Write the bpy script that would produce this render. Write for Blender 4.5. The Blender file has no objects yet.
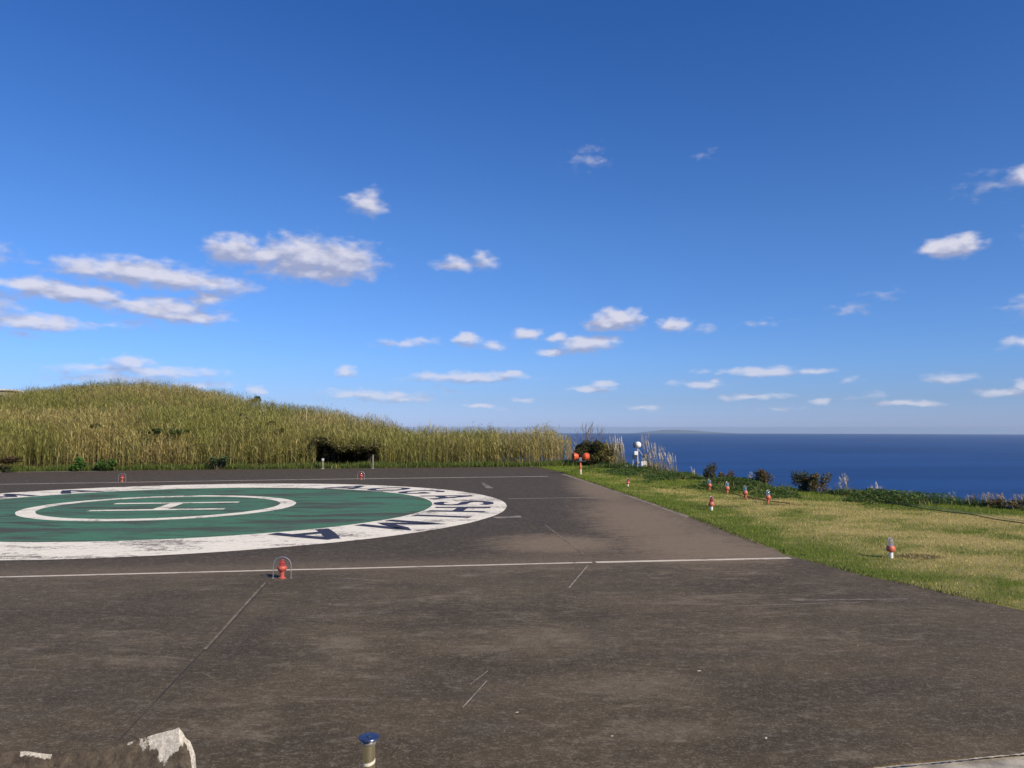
import bpy, bmesh, math, random
import numpy as np
from mathutils import Vector, Matrix, noise as mnoise
R = math.radians
random.seed(7); rng = np.random.default_rng(7)
sc = bpy.context.scene
C = sc.collection

# ------------------------------------------------------------------ camera
FPX, EYE, YH = 769.0, 2.5, 427.5
PITCH = math.atan((YH-384)/FPX)
cd = bpy.data.cameras.new('camera'); cam = bpy.data.objects.new('camera', cd); C.objects.link(cam)
cd.sensor_width = 36; cd.lens = FPX/1024*36; cd.clip_start = 0.05; cd.clip_end = 200000
cam.location = (0, 0, EYE); cam.rotation_euler = (R(90)+PITCH, 0, 0)
sc.camera = cam

# ------------------------------------------------------------------ light and exposure
SUN_AZ, SUN_EL = 132.0, 33.0          # azimuth clockwise from the view direction (+Y)
sv = Vector((math.sin(R(SUN_AZ))*math.cos(R(SUN_EL)), math.cos(R(SUN_AZ))*math.cos(R(SUN_EL)), math.sin(R(SUN_EL))))
ld = bpy.data.lights.new('sun', 'SUN'); ld.energy = 5.0; ld.angle = R(0.53); ld.color = (1, .86, .68)
lo = bpy.data.objects.new('sun', ld); C.objects.link(lo)
lo.rotation_euler = (-sv).to_track_quat('-Z', 'Y').to_euler(); lo.location = (20, -20, 30)
sc.view_settings.view_transform = 'Standard'; sc.view_settings.look = 'None'
sc.view_settings.exposure = 0.18; sc.view_settings.gamma = 1

W = bpy.data.worlds.new('World'); sc.world = W; W.use_nodes = True
nt = W.node_tree; N = nt.nodes; L = nt.links; N.clear()
def nd(tree, t, **kw):
    n = tree.nodes.new(t)
    for k, v in kw.items(): setattr(n, k, v)
    return n
def mth(tree, op, a, b=None, c=None, clamp=False):
    n = tree.nodes.new('ShaderNodeMath'); n.operation = op; n.use_clamp = clamp
    for i, v in enumerate((a, b, c)):
        if v is None: continue
        if isinstance(v, (int, float)): n.inputs[i].default_value = v
        else: tree.links.new(v, n.inputs[i])
    return n.outputs[0]
def vmth(tree, op, a, b=None, c=None):
    n = tree.nodes.new('ShaderNodeVectorMath'); n.operation = op
    for i, v in enumerate((a, b, c)):
        if v is None: continue
        if isinstance(v, tuple): n.inputs[i].default_value = v
        else: tree.links.new(v, n.inputs[i])
    return n.outputs['Value' if op in ('LENGTH', 'DOT_PRODUCT') else 'Vector']
def mixc(tree, fac, a, b, mode='MIX'):
    n = tree.nodes.new('ShaderNodeMix'); n.data_type = 'RGBA'; n.blend_type = mode
    for k, v in ((0, fac), (6, a), (7, b)):
        if isinstance(v, (int, float)): n.inputs[k].default_value = v
        elif isinstance(v, tuple): n.inputs[k].default_value = v if len(v) == 4 else v+(1,)
        else: tree.links.new(v, n.inputs[k])
    return n.outputs[2]
def smooth(tree, v, lo_, hi, a=0.0, b=1.0):
    n = tree.nodes.new('ShaderNodeMapRange'); n.interpolation_type = 'SMOOTHSTEP'
    tree.links.new(v, n.inputs[0]); n.inputs[1].default_value = lo_; n.inputs[2].default_value = hi
    n.inputs[3].default_value = a; n.inputs[4].default_value = b
    return n.outputs[0]

sky = nd(nt, 'ShaderNodeTexSky', sky_type='NISHITA', sun_disc=False, sun_elevation=R(SUN_EL), sun_rotation=R(SUN_AZ),
         altitude=270, air_density=1.0, dust_density=0.25, ozone_density=4.0)
# clouds of the sky: (azimuth, elevation, half widths) in degrees, strength
def ang(px, py):
    d = Vector(((px-512)/FPX, 1, -(py-384)/FPX)); d.rotate(Matrix.Rotation(PITCH, 3, 'X'))
    return math.degrees(math.atan2(d.x, d.y)), math.degrees(math.atan2(d.z, math.hypot(d.x, d.y)))
CL = [(232,246,32,15,1),(262,252,28,12,1),(298,254,42,22,1.1),(335,258,44,22,1.1),(310,268,62,11,.9),(363,199,19,13,.85),(368,190,10,6,.4),(340,240,30,8,.4),
 (130,268,62,13,1),(165,275,56,13,1),(208,281,44,9,.8),(95,266,50,8,.8),(30,283,46,9,.9),(72,290,46,9,1),(150,303,54,10,1),(180,312,42,8,1),(203,296,24,8,.8),
 (30,318,46,9,1),(95,321,40,4,.5),(140,320,25,4,.5),(125,359,20,8,.95),(90,363,40,5,.6),(150,368,66,6,.75),(120,375,60,5,.8),(190,381,40,5,.6),(10,332,30,5,.45),
 (342,368,13,6,1),(250,385,12,5,.8),(370,391,56,6,.75),(402,395,32,4.5,.7),(340,386,40,3,.45),(404,339,30,6,.55),(475,402,14,3.5,.9),(518,396,13,3,.7),(505,405,12,3,.4),
 (452,261,24,8,.7),(482,257,14,9,.6),(463,336,15,7,.85),(490,342,18,5,.6),(523,331,16,7,.9),(553,334,16,6,.65),(582,340,32,10,1.05),(547,349,17,5,.9),
 (612,316,28,12,1.2),(605,320,26,8,1),(671,321,20,7,.85),(692,324,18,4.5,.5),(467,373,64,6,.95),(506,371,18,5,.9),(430,371,26,4,.7),(588,385,24,5,.9),(600,381,14,4,.8),
 (948,243,26,10,1.2),(964,239,14,10,1.1),(934,246,14,6,.9),(1022,171,18,8,.9),(990,181,24,8,.32),(585,153,18,9,.42),(846,304,16,6,.42),(878,291,18,4,.36),
 (1020,339,18,6,.7),(756,368,40,6,.95),(812,367,18,3,.6),(756,319,16,4,.4),(697,381,34,5,.65),(714,378,12,3.5,.8),(746,393,34,4,.65),(736,391,12,3,.5),(845,376,13,3,.5),
 (945,375,24,5,.6),(905,400,32,4,.85),(818,397,10,3.5,.7),(998,388,22,4,.7),(1022,382,12,5,.9),(640,404,20,3.5,.7),(700,366,10,3,.35),(780,404,30,3,.4),(865,393,22,3,.4),
 (705,152,9,4,.25),(290,407,22,3,.4),(440,386,26,3,.35),(1060,300,40,14,.8),(-60,300,60,20,1),(1120,220,60,20,1.1),(-80,240,60,16,1)]
g = bpy.data.node_groups.new('cloud_field', 'ShaderNodeTree')
g.interface.new_socket('P', in_out='INPUT', socket_type='NodeSocketVector')
g.interface.new_socket('D', in_out='OUTPUT', socket_type='NodeSocketFloat')
g.interface.new_socket('S', in_out='OUTPUT', socket_type='NodeSocketFloat')
gi = g.nodes.new('NodeGroupInput'); go = g.nodes.new('NodeGroupOutput')
nz = nd(g, 'ShaderNodeTexNoise'); nz.inputs['Scale'].default_value = .55; nz.inputs['Detail'].default_value = 3
sp = vmth(g, 'MULTIPLY', gi.outputs[0], (1, 1.9, 1)); g.links.new(sp, nz.inputs['Vector'])
wp = vmth(g, 'MULTIPLY_ADD', nz.outputs['Color'], (1.9, .8, 0), (-.95, -.4, 0))
P = vmth(g, 'ADD', gi.outputs[0], wp)
acc = None
for (x, y, rx, ry, am) in CL:
    if am < .55: am *= .62
    a, e = ang(x+4, y+4); sx = 1/(rx*1.12/13.4); sy = 1/(ry*1.12/13.4)
    q = vmth(g, 'MULTIPLY_ADD', P, (sx, sy, 0), (-a*sx, -e*sy, 0))
    l = vmth(g, 'LENGTH', q)
    v = mth(g, 'MULTIPLY_ADD', l, -am, am)
    acc = v if acc is None else mth(g, 'SMOOTH_MAX', acc, v, .12)
nz2 = nd(g, 'ShaderNodeTexNoise'); nz2.inputs['Scale'].default_value = 1.0; nz2.inputs['Detail'].default_value = 4; nz2.inputs['Roughness'].default_value = .45
g.links.new(sp, nz2.inputs['Vector'])
g.links.new(mth(g, 'ADD', acc, mth(g, 'MULTIPLY_ADD', nz2.outputs['Fac'], 1.0, -.47)), go.inputs[0])
nz3 = nd(g, 'ShaderNodeTexNoise'); nz3.inputs['Scale'].default_value = .8; nz3.inputs['Detail'].default_value = 2; g.links.new(sp, nz3.inputs['Vector'])
g.links.new(mth(g, 'ADD', acc, mth(g, 'MULTIPLY_ADD', nz3.outputs['Fac'], 1.1, -.55)), go.inputs[1])
tc = nd(nt, 'ShaderNodeTexCoord'); sx_ = nd(nt, 'ShaderNodeSeparateXYZ'); L.new(tc.outputs['Generated'], sx_.inputs[0])
X_, Y_, Z_ = sx_.outputs
az = mth(nt, 'MULTIPLY', mth(nt, 'ARCTAN2', X_, Y_), 57.29578)
hyp = mth(nt, 'SQRT', mth(nt, 'ADD', mth(nt, 'MULTIPLY', X_, X_), mth(nt, 'MULTIPLY', Y_, Y_)))
el = mth(nt, 'MULTIPLY', mth(nt, 'ARCTAN2', Z_, hyp), 57.29578)
cb = nd(nt, 'ShaderNodeCombineXYZ'); L.new(az, cb.inputs[0]); L.new(el, cb.inputs[1])
def field(vec):
    n = nt.nodes.new('ShaderNodeGroup'); n.node_tree = g; L.new(vec, n.inputs[0]); return n.outputs
D0 = field(cb.outputs[0]); D1 = field(vmth(nt, 'ADD', cb.outputs[0], (.25, .62, 0)))
mask = smooth(nt, D0[0], -.04, .72)
shade = mth(nt, 'MULTIPLY_ADD', mth(nt, 'SUBTRACT', D0[1], D1[1]), 1.35, .26, clamp=True)
cc = mixc(nt, shade, (3.0, 3.3, 4.8), (6.2, 6.1, 6.9))
low = smooth(nt, el, 1.0, 9.0, .62, .90)       # distant low clouds are fainter
mask = mth(nt, 'MULTIPLY', mask, low)
rmp = nd(nt, 'ShaderNodeValToRGB'); L.new(mth(nt, 'MULTIPLY', el, 1/40), rmp.inputs[0]); e_ = rmp.color_ramp.elements
for p_, c_ in ((.05, (.46, .60, 1.05)), (.12, (.47, .67, 1.10)), (.36, (.44, .70, 1.08))): q_ = e_.new(p_); q_.color = (*c_, 1)
e_[0].position = 0; e_[0].color = (.50, .64, 1.26, 1); e_[-1].position = .72; e_[-1].color = (.29, .61, 1.08, 1)
tint = rmp.outputs[0]
skc = mixc(nt, 1.0, sky.outputs[0], tint, 'MULTIPLY')
fin = mixc(nt, mask, skc, cc)
bg = nd(nt, 'ShaderNodeBackground'); bg.inputs['Strength'].default_value = .105; L.new(fin, bg.inputs[0])
wo = nd(nt, 'ShaderNodeOutputWorld'); L.new(bg.outputs[0], wo.inputs[0])
W.cycles.sampling_method = 'MANUAL'; W.cycles.sample_map_resolution = 256

# ------------------------------------------------------------------ helpers
def at(px, py, z=0.0):
    d = Vector(((px-512)/FPX, 1, -(py-384)/FPX)); d.rotate(Matrix.Rotation(PITCH, 3, 'X'))
    t = (z-EYE)/d.z
    return Vector((d.x*t, d.y*t, z))
def tag(o, label=None, cat=None, group=None, kind=None):
    if label: o['label'] = label
    if cat: o['category'] = cat
    if group: o['group'] = group
    if kind: o['kind'] = kind
    return o
def empty(name, loc, rz=0):
    o = bpy.data.objects.new(name, None); C.objects.link(o); o.location = loc; o.rotation_euler = (0, 0, rz)
    o.empty_display_size = .2
    return o
def link(name, me, mat=None, parent=None, smooth_=False):
    o = bpy.data.objects.new(name, me); C.objects.link(o)
    if mat: me.materials.append(mat)
    if parent: o.parent = parent
    if smooth_: me.polygons.foreach_set('use_smooth', [True]*len(me.polygons))
    return o
def np_mesh(name, V, F, col=None):
    """V (n,3); F (m,k) quads or triangles; col (n,3) per-vertex tint"""
    me = bpy.data.meshes.new(name); k = F.shape[1]
    me.vertices.add(len(V)); me.vertices.foreach_set('co', np.ascontiguousarray(V, dtype=np.float32).ravel())
    me.loops.add(F.size); me.loops.foreach_set('vertex_index', np.ascontiguousarray(F, dtype=np.int32).ravel())
    me.polygons.add(len(F)); me.polygons.foreach_set('loop_start', np.arange(0, F.size, k, dtype=np.int32))
    me.polygons.foreach_set('loop_total', np.full(len(F), k, dtype=np.int32))
    if col is not None:
        a = me.color_attributes.new('tint', 'FLOAT_COLOR', 'POINT')
        c4 = np.ones((len(V), 4), dtype=np.float32); c4[:, :3] = col
        a.data.foreach_set('color', c4.ravel())
    me.update(calc_edges=True)
    return me
def mat(name, col=(.5,.5,.5), rough=.6, metal=0, spec=.5, var=0.0, vscale=8, bump=0, bscale=40, trans=0):
    m = bpy.data.materials.new(name); m.use_nodes = True; t = m.node_tree; b = t.nodes['Principled BSDF']
    b.inputs['Base Color'].default_value = (*col, 1); b.inputs['Roughness'].default_value = rough
    b.inputs['Metallic'].default_value = metal; b.inputs['Specular IOR Level'].default_value = spec
    if trans: b.inputs['Transmission Weight'].default_value = trans
    tcn = nd(t, 'ShaderNodeTexCoord')
    if var:
        n = nd(t, 'ShaderNodeTexNoise'); n.inputs['Scale'].default_value = vscale; n.inputs['Detail'].default_value = 5
        t.links.new(tcn.outputs['Object'], n.inputs['Vector'])
        c = mixc(t, smooth(t, n.outputs['Fac'], .3, .7), tuple(x*(1-var) for x in col), tuple(min(1, x*(1+var*.6)) for x in col))
        t.links.new(c, b.inputs['Base Color'])
    if bump:
        n = nd(t, 'ShaderNodeTexNoise'); n.inputs['Scale'].default_value = bscale; n.inputs['Detail'].default_value = 4
        t.links.new(tcn.outputs['Object'], n.inputs['Vector'])
        bp = nd(t, 'ShaderNodeBump'); bp.inputs['Strength'].default_value = bump; bp.inputs['Distance'].default_value = .01
        t.links.new(n.outputs['Fac'], bp.inputs['Height']); t.links.new(bp.outputs[0], b.inputs['Normal'])
    return m
def tint_mat(name, rough=.75, transl=.25, spec=.15):
    m = bpy.data.materials.new(name); m.use_nodes = True; t = m.node_tree; b = t.nodes['Principled BSDF']
    a = nd(t, 'ShaderNodeAttribute', attribute_name='tint'); t.links.new(a.outputs['Color'], b.inputs['Base Color'])
    b.inputs['Roughness'].default_value = rough; b.inputs['Specular IOR Level'].default_value = spec
    if transl:
        tr = nd(t, 'ShaderNodeBsdfTranslucent'); t.links.new(a.outputs['Color'], tr.inputs[0])
        mx = nd(t, 'ShaderNodeMixShader'); mx.inputs[0].default_value = transl
        t.links.new(b.outputs[0], mx.inputs[1]); t.links.new(tr.outputs[0], mx.inputs[2])
        t.links.new(mx.outputs[0], t.nodes['Material Output'].inputs[0])
    return m
LEAF = tint_mat('foliage')
def lathe(bm, prof, seg=24, x=0, y=0, M=None):
    """prof: list of (r,z); closed at ends when r==0"""
    rings = []
    for r, z in prof:
        if r < 1e-6: rings.append([bm.verts.new((x, y, z))])
        else: rings.append([bm.verts.new((x+r*math.cos(2*math.pi*i/seg), y+r*math.sin(2*math.pi*i/seg), z)) for i in range(seg)])
    new = [v for r in rings for v in r]
    for a, b in zip(rings, rings[1:]):
        for i in range(seg):
            j = (i+1) % seg
            vs = [a[0]] if len(a) == 1 else [a[i], a[j]]
            vs += [b[0]] if len(b) == 1 else [b[j], b[i]]
            if len(vs) >= 3: bm.faces.new(vs)
    if M is not None:
        for v in new: v.co = M @ v.co
    return new
def tube(bm, pts, r, seg=10, cap=True):
    pts = [Vector(p) for p in pts]; rings = []
    rr = r if isinstance(r, (list, tuple)) else [r]*len(pts)
    for i, p in enumerate(pts):
        d = (pts[min(i+1, len(pts)-1)]-pts[max(i-1, 0)]).normalized()
        u = d.cross(Vector((.13, .99, .05))).normalized() if abs(d.y) < .9 else d.cross(Vector((1, 0, 0))).normalized()
        w = d.cross(u)
        rings.append([bm.verts.new(p+rr[i]*(u*math.cos(2*math.pi*k/seg)+w*math.sin(2*math.pi*k/seg))) for k in range(seg)])
    for a, b in zip(rings, rings[1:]):
        for k in range(seg): bm.faces.new([a[k], a[(k+1) % seg], b[(k+1) % seg], b[k]])
    if cap: bm.faces.new(rings[0][::-1]); bm.faces.new(rings[-1])
def box(bm, c, s, bev=0.0, M=None):
    r = bmesh.ops.create_cube(bm, size=1); vs = r['verts']
    for v in vs: v.co = Vector((v.co.x*s[0]+c[0], v.co.y*s[1]+c[1], v.co.z*s[2]+c[2]))
    if bev:
        es = list({e for v in vs for e in v.link_edges})
        o = bmesh.ops.bevel(bm, geom=es, offset=bev, segments=2, affect='EDGES', profile=.6); vs = [v for v in o['verts']]
    if M is not None:
        for v in vs: v.co = M @ v.co
def bobj(name, bm, m, parent=None, smooth_=False):
    bmesh.ops.recalc_face_normals(bm, faces=bm.faces)
    me = bpy.data.meshes.new(name); bm.to_mesh(me); bm.free()
    o = link(name, me, m, parent, smooth_)
    if smooth_:
        try: me.set_sharp_from_angle(angle=R(40))
        except Exception: pass
    return o
def fbm(x, y, s, seed=0, oct=3):
    """cheap value noise for arrays"""
    out = np.zeros_like(x, dtype=float); amp = 1; tot = 0
    for o in range(oct):
        xs, ys = x*s+seed*17.3+o*31.7, y*s+seed*9.1+o*11.3
        xi, yi = np.floor(xs).astype(int), np.floor(ys).astype(int); fx, fy = xs-xi, ys-yi
        fx = fx*fx*(3-2*fx); fy = fy*fy*(3-2*fy)
        h = lambda a, b: (np.sin((a*127.1+b*311.7)+seed*13.7)*43758.5453) % 1.0
        v = (h(xi, yi)*(1-fx)+h(xi+1, yi)*fx)*(1-fy)+(h(xi, yi+1)*(1-fx)+h(xi+1, yi+1)*fx)*fy
        out += v*amp; tot += amp; amp *= .5; s *= 2
    return out/tot

# ------------------------------------------------------------------ terrain
ePY = np.array([-400, -50, 0, 10, 20, 23.6, 25.5, 26.5, 28.9, 30.8, 32.3, 34, 36.6, 38.8, 44.2, 51.3, 58, 75])
ePX = np.array([220, 60, 38, 29, 20, 15.7, 14.5, 13.5, 12.6, 11.5, 10.6, 10.1, 9.5, 9.0, 7.9, 6.2, 5.3, 0])
def Xe(Y): return np.interp(Y, ePY, ePX)
def Fr(X):  return np.where(X < 1.5, 49.9+.219*(X-1.46), 50.2+(X-1.5)*.3)    # front foot of the reeds
rp = (np.array([-600, -200, 0, 60, 100, 150, 200, 250, 300, 350, 385, 410, 600])-512)/FPX
rY = np.array([400, 395, 392, 385, 382, 381, 386, 397, 404, 412, 420, 430, 434])
rD = np.array([100, 100, 95, 97, 98, 98, 95, 88, 82, 76, 70, 63, 58.])
rG = EYE+(YH-rY)/FPX*rD-2.25
def ss(a, b, x): t = np.clip((x-a)/(b-a), 0, 1); return t*t*(3-2*t)
def height(X, Y):
    X = np.asarray(X, float); Y = np.asarray(Y, float)
    Ys = np.maximum(Y, 1.0); a = np.clip(X/Ys, -1.4, 1); F = Fr(X)
    D = np.interp(a, rp, rD); G = np.maximum(np.interp(a, rp, rG), 0)
    t = np.clip((Y-F)/(D-F), 0, 1)
    z = G*(.55*t+.45*ss(0, 1, t))
    px = a*FPX+512
    z = z+np.where(Y > 20, (.9*np.exp(-((Y-F-8)/4.5)**2)*ss(0, 3, Y-F)*ss(318, 250, px)-.5*np.exp(-((Y-F-19)/5)**2)*ss(330, 270, px)), 0)
    sp_ = lambda s: np.where(s > 30, s, np.log1p(np.exp(np.clip(s, -30, 30)/1.2))*1.2)
    z = z-.85*np.where(X-Xe(Y) > 10, X-Xe(Y)-.5, np.log1p(np.exp(np.clip((X-Xe(Y)-.5)/.3, -30, 40)))*.3)+.05*ss(-6, 0, X-Xe(Y))*(fbm(X, Y, .4, 3)-.3)
    z = z-.8*sp_(Y-D-3)*1.0
    z = z-.6*sp_(-Y-150)-.6*sp_(-X-260)
    z = z+1.0*(1-ss(2.2, 4.3, Y))*ss(-60, -20, Y+0*X)
    return np.maximum(z, -300)
def axis(parts):
    out = []
    for a, b, s in parts: out += list(np.arange(a, b, s))
    return np.array(out+[parts[-1][1]])
gx = axis([(-900, -260, 30), (-260, -90, 8), (-90, -40, 1.6), (-40, 30, .5), (30, 90, 3), (90, 900, 30)])
gy = axis([(-700, -40, 30), (-40, 0, 4), (0, 60, .5), (60, 120, 1.4), (120, 300, 8), (300, 900, 30)])
GX, GY = np.meshgrid(gx, gy, indexing='ij')
GZ = height(GX, GY)
# asphalt outline
ASP = [(-40, 40.2)]+[tuple(at(x, y)[:2]) for x, y in [(0, 472.5), (130, 470.8), (260, 469.6), (400, 468.3), (535, 467.2), (560, 472.5), (600, 486), (650, 503), (700, 521.5), (745, 540), (790, 557), (840, 571), (900, 585), (960, 598.5), (1024, 612.5)]]
ASP += [(7.6, 9.2), (8.3, 7.6), (9.0, 6.9), (4.2, 6.05), (3.0, 5.80), (0, 5.25), (-12, 3.0+.1), (-40, -2)]
def in_poly(x, y, poly):
    ins = np.zeros(x.shape, bool); n = len(poly)
    for i in range(n):
        x1, y1 = poly[i]; x2, y2 = poly[(i+1) % n]
        c = ((y1 > y) != (y2 > y)) & (x < (x2-x1)*(y-y1)/(y2-y1+1e-12)+x1)
        ins ^= c
    return ins
def dist_poly(x, y, poly):
    d = np.full(x.shape, 1e9); n = len(poly)
    for i in range(n):
        x1, y1 = poly[i]; x2, y2 = poly[(i+1) % n]; dx, dy = x2-x1, y2-y1
        t = np.clip(((x-x1)*dx+(y-y1)*dy)/(dx*dx+dy*dy), 0, 1)
        d = np.minimum(d, np.hypot(x-x1-t*dx, y-y1-t*dy))
    return d
ins = in_poly(GX, GY, ASP); dpo = dist_poly(GX, GY, ASP)
GZ = np.where(ins & (dpo > .55), np.minimum(GZ, -.15), GZ)
nx, ny = len(gx), len(gy)
V = np.stack([GX, GY, GZ], -1).reshape(-1, 3)
I = np.arange(nx*ny).reshape(nx, ny)
F = np.stack([I[:-1, :-1], I[1:, :-1], I[1:, 1:], I[:-1, 1:]], -1).reshape(-1, 4)
# tint.r = greenness of turf, tint.g = under reeds
def lawn_green(x, y):
    de = dist_poly(x, y, ASP); dc = Xe(y)-x
    g1 = ss(2.8, .7, de)*.95*ss(11.5, 13.5, y)+ss(.8, .2, de)*.35
    g2 = ss(5.6, 2.0, dc)
    g3 = ss(24, 40, y)*.75
    n_ = fbm(x, y, .55, 5, 4)
    return np.clip(np.maximum(np.maximum(np.maximum(g1, g2), g3), .22)+(n_-.5)*1.7+(fbm(x, y, 2.3, 15, 3)-.5)*1.3, 0, 1)
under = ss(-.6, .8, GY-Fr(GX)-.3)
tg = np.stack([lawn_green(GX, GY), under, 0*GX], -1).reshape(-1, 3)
me = np_mesh('ground', V, F, tg)
m = bpy.data.materials.new('turf'); m.use_nodes = True; t = m.node_tree; b = t.nodes['Principled BSDF']
a = nd(t, 'ShaderNodeAttribute', attribute_name='tint'); se = nd(t, 'ShaderNodeSeparateColor'); t.links.new(a.outputs['Color'], se.inputs[0])
tcn = nd(t, 'ShaderNodeTexCoord')
n1 = nd(t, 'ShaderNodeTexNoise'); n1.inputs['Scale'].default_value = 2.2; n1.inputs['Detail'].default_value = 8; n1.inputs['Roughness'].default_value = .7; t.links.new(tcn.outputs['Object'], n1.inputs['Vector'])
n2 = nd(t, 'ShaderNodeTexNoise'); n2.inputs['Scale'].default_value = 30; n2.inputs['Detail'].default_value = 6; n2.inputs['Roughness'].default_value = .8; t.links.new(tcn.outputs['Object'], n2.inputs['Vector'])
straw = mixc(t, smooth(t, n2.outputs['Fac'], .3, .7), (.22, .18, .06), (.52, .43, .19))
green = mixc(t, smooth(t, n2.outputs['Fac'], .3, .7), (.045, .075, .012), (.15, .19, .03))
gf = mth(t, 'ADD', se.outputs[0], mth(t, 'MULTIPLY_ADD', n1.outputs['Fac'], 1.1, -.55), clamp=True)
c = mixc(t, gf, straw, green)
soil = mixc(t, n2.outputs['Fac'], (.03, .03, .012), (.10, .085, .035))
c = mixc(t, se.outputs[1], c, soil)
# bare soil patches beside the lamps in the grass
sepp = None
for (px, py, rx, ry) in [(915, 556.5, .75, .45), (752, 499, 1.1, .5), (785, 504.5, 1.3, .45), (700, 488.5, 1.0, .7), (735, 492.5, .9, .6), (715, 506.5, 1.3, .5), (640, 487, .5, .5)]:
    p = at(px, py)
    q = vmth(t, 'MULTIPLY_ADD', tcn.outputs['Object'], (1/rx, 1/ry, 0), (-p.x/rx, -p.y/ry, 0))
    v = mth(t, 'MULTIPLY_ADD', n1.outputs['Fac'], 1.2, mth(t, 'MULTIPLY', vmth(t, 'LENGTH', q), -1))
    sepp = v if sepp is None else mth(t, 'MAXIMUM', sepp, v)
c = mixc(t, smooth(t, sepp, -.4, .1, 0, .8), c, (.055, .036, .024))
t.links.new(c, b.inputs['Base Color']); b.inputs['Roughness'].default_value = .95; b.inputs['Specular IOR Level'].default_value = .1
bp = nd(t, 'ShaderNodeBump'); bp.inputs['Strength'].default_value = .7; bp.inputs['Distance'].default_value = .04
t.links.new(n2.outputs['Fac'], bp.inputs['Height']); t.links.new(bp.outputs[0], b.inputs['Normal'])
tag(link('ground', me, m, smooth_=True), kind='structure')

# ------------------------------------------------------------------ sea and distant island
def curved(r): return -205-r*r/(2*7.4e6)
rad = np.concatenate([[0], np.geomspace(60, 72000, 120)]); th = np.linspace(0, 2*np.pi, 241)[:-1]
RR, TT = np.meshgrid(rad, th, indexing='ij')
V = np.stack([RR*np.cos(TT), RR*np.sin(TT), curved(RR)], -1).reshape(-1, 3)
I = np.arange(RR.size).reshape(RR.shape); J = np.roll(I, -1, 1)
F = np.stack([I[:-1], J[:-1], J[1:], I[1:]], -1)[:, :, ::-1].reshape(-1, 4)
m = bpy.data.materials.new('sea_water'); m.use_nodes = True; t = m.node_tree; b = t.nodes['Principled BSDF']
tcn = nd(t, 'ShaderNodeTexCoord')
n1 = nd(t, 'ShaderNodeTexNoise'); n1.inputs['Scale'].default_value = .0012; n1.inputs['Detail'].default_value = 6
mp = vmth(t, 'MULTIPLY', tcn.outputs['Object'], (.35, 1.6, 1)); t.links.new(mp, n1.inputs['Vector'])
c = mixc(t, smooth(t, n1.outputs['Fac'], .35, .65), (.005, .044, .155), (.010, .060, .205))
t.links.new(c, b.inputs['Base Color']); b.inputs['IOR'].default_value = 1.33
b.inputs['Roughness'].default_value = .55; b.inputs['Specular IOR Level'].default_value = .12
n2 = nd(t, 'ShaderNodeTexNoise'); n2.inputs['Scale'].default_value = .035; n2.inputs['Detail'].default_value = 5; t.links.new(tcn.outputs['Object'], n2.inputs['Vector'])
bp = nd(t, 'ShaderNodeBump'); bp.inputs['Strength'].default_value = .5; bp.inputs['Distance'].default_value = 3
t.links.new(n2.outputs['Fac'], bp.inputs['Height']); t.links.new(bp.outputs[0], b.inputs['Normal'])
tag(link('sea', np_mesh('sea', V, F), m, smooth_=True), kind='structure')
# faint island on the horizon
ix = np.linspace(-1, 1, 61); iy = np.linspace(-1, 1, 21); IX, IY = np.meshgrid(ix, iy, indexing='ij')
az0 = (683-512)/FPX; DI = 66000
prof = np.interp(IX, [-1, -.72, -.45, -.3, -.1, .15, .45, .75, 1], [0, .25, .75, .98, 1, .8, .5, .2, 0])
IZ = (prof*(1-IY**2)**.7*(.9+.2*fbm(IX+5, IY+5, 3, 2))*360)-40
V = np.stack([az0*DI+IX*5600, DI+IY*2600+0*IX, curved(DI*1.025)+IZ], -1).reshape(-1, 3)
I = np.arange(IX.size).reshape(IX.shape); F = np.stack([I[:-1, :-1], I[1:, :-1], I[1:, 1:], I[:-1, 1:]], -1).reshape(-1, 4)
tag(link('distant_island', np_mesh('distant_island', V, F), mat('island_green', (.06, .08, .05), .9), smooth_=True), kind='structure')

# ------------------------------------------------------------------ haze
bm = bmesh.new(); box(bm, (0, 0, -392), (150000, 150000, 816))   # top at 16 m, just above the hill; bottom below the curved sea
hz = bobj('haze', bm, None); tag(hz, kind='stuff')
m = bpy.data.materials.new('haze_air'); m.use_nodes = True; t = m.node_tree; t.nodes.clear()
pv = nd(t, 'ShaderNodeVolumePrincipled'); pv.inputs['Color'].default_value = (.66, .84, 1, 1); pv.inputs['Density'].default_value = 1.5e-5; pv.inputs['Anisotropy'].default_value = .2
mo = nd(t, 'ShaderNodeOutputMaterial'); t.links.new(pv.outputs[0], mo.inputs['Volume']); hz.data.materials.append(m)

# ------------------------------------------------------------------ asphalt apron
def flat_poly(name, pts, z, m, kind='structure', thick=0):
    bm = bmesh.new(); vs = [bm.verts.new((p[0], p[1], z)) for p in pts]; f = bm.faces.new(vs)
    if thick:
        r = bmesh.ops.extrude_face_region(bm, geom=[f]); 
        for v in [e for e in r['geom'] if isinstance(e, bmesh.types.BMVert)]: v.co.z -= thick
    o = bobj(name, bm, m)
    if kind: tag(o, kind=kind)
    return o
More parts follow.
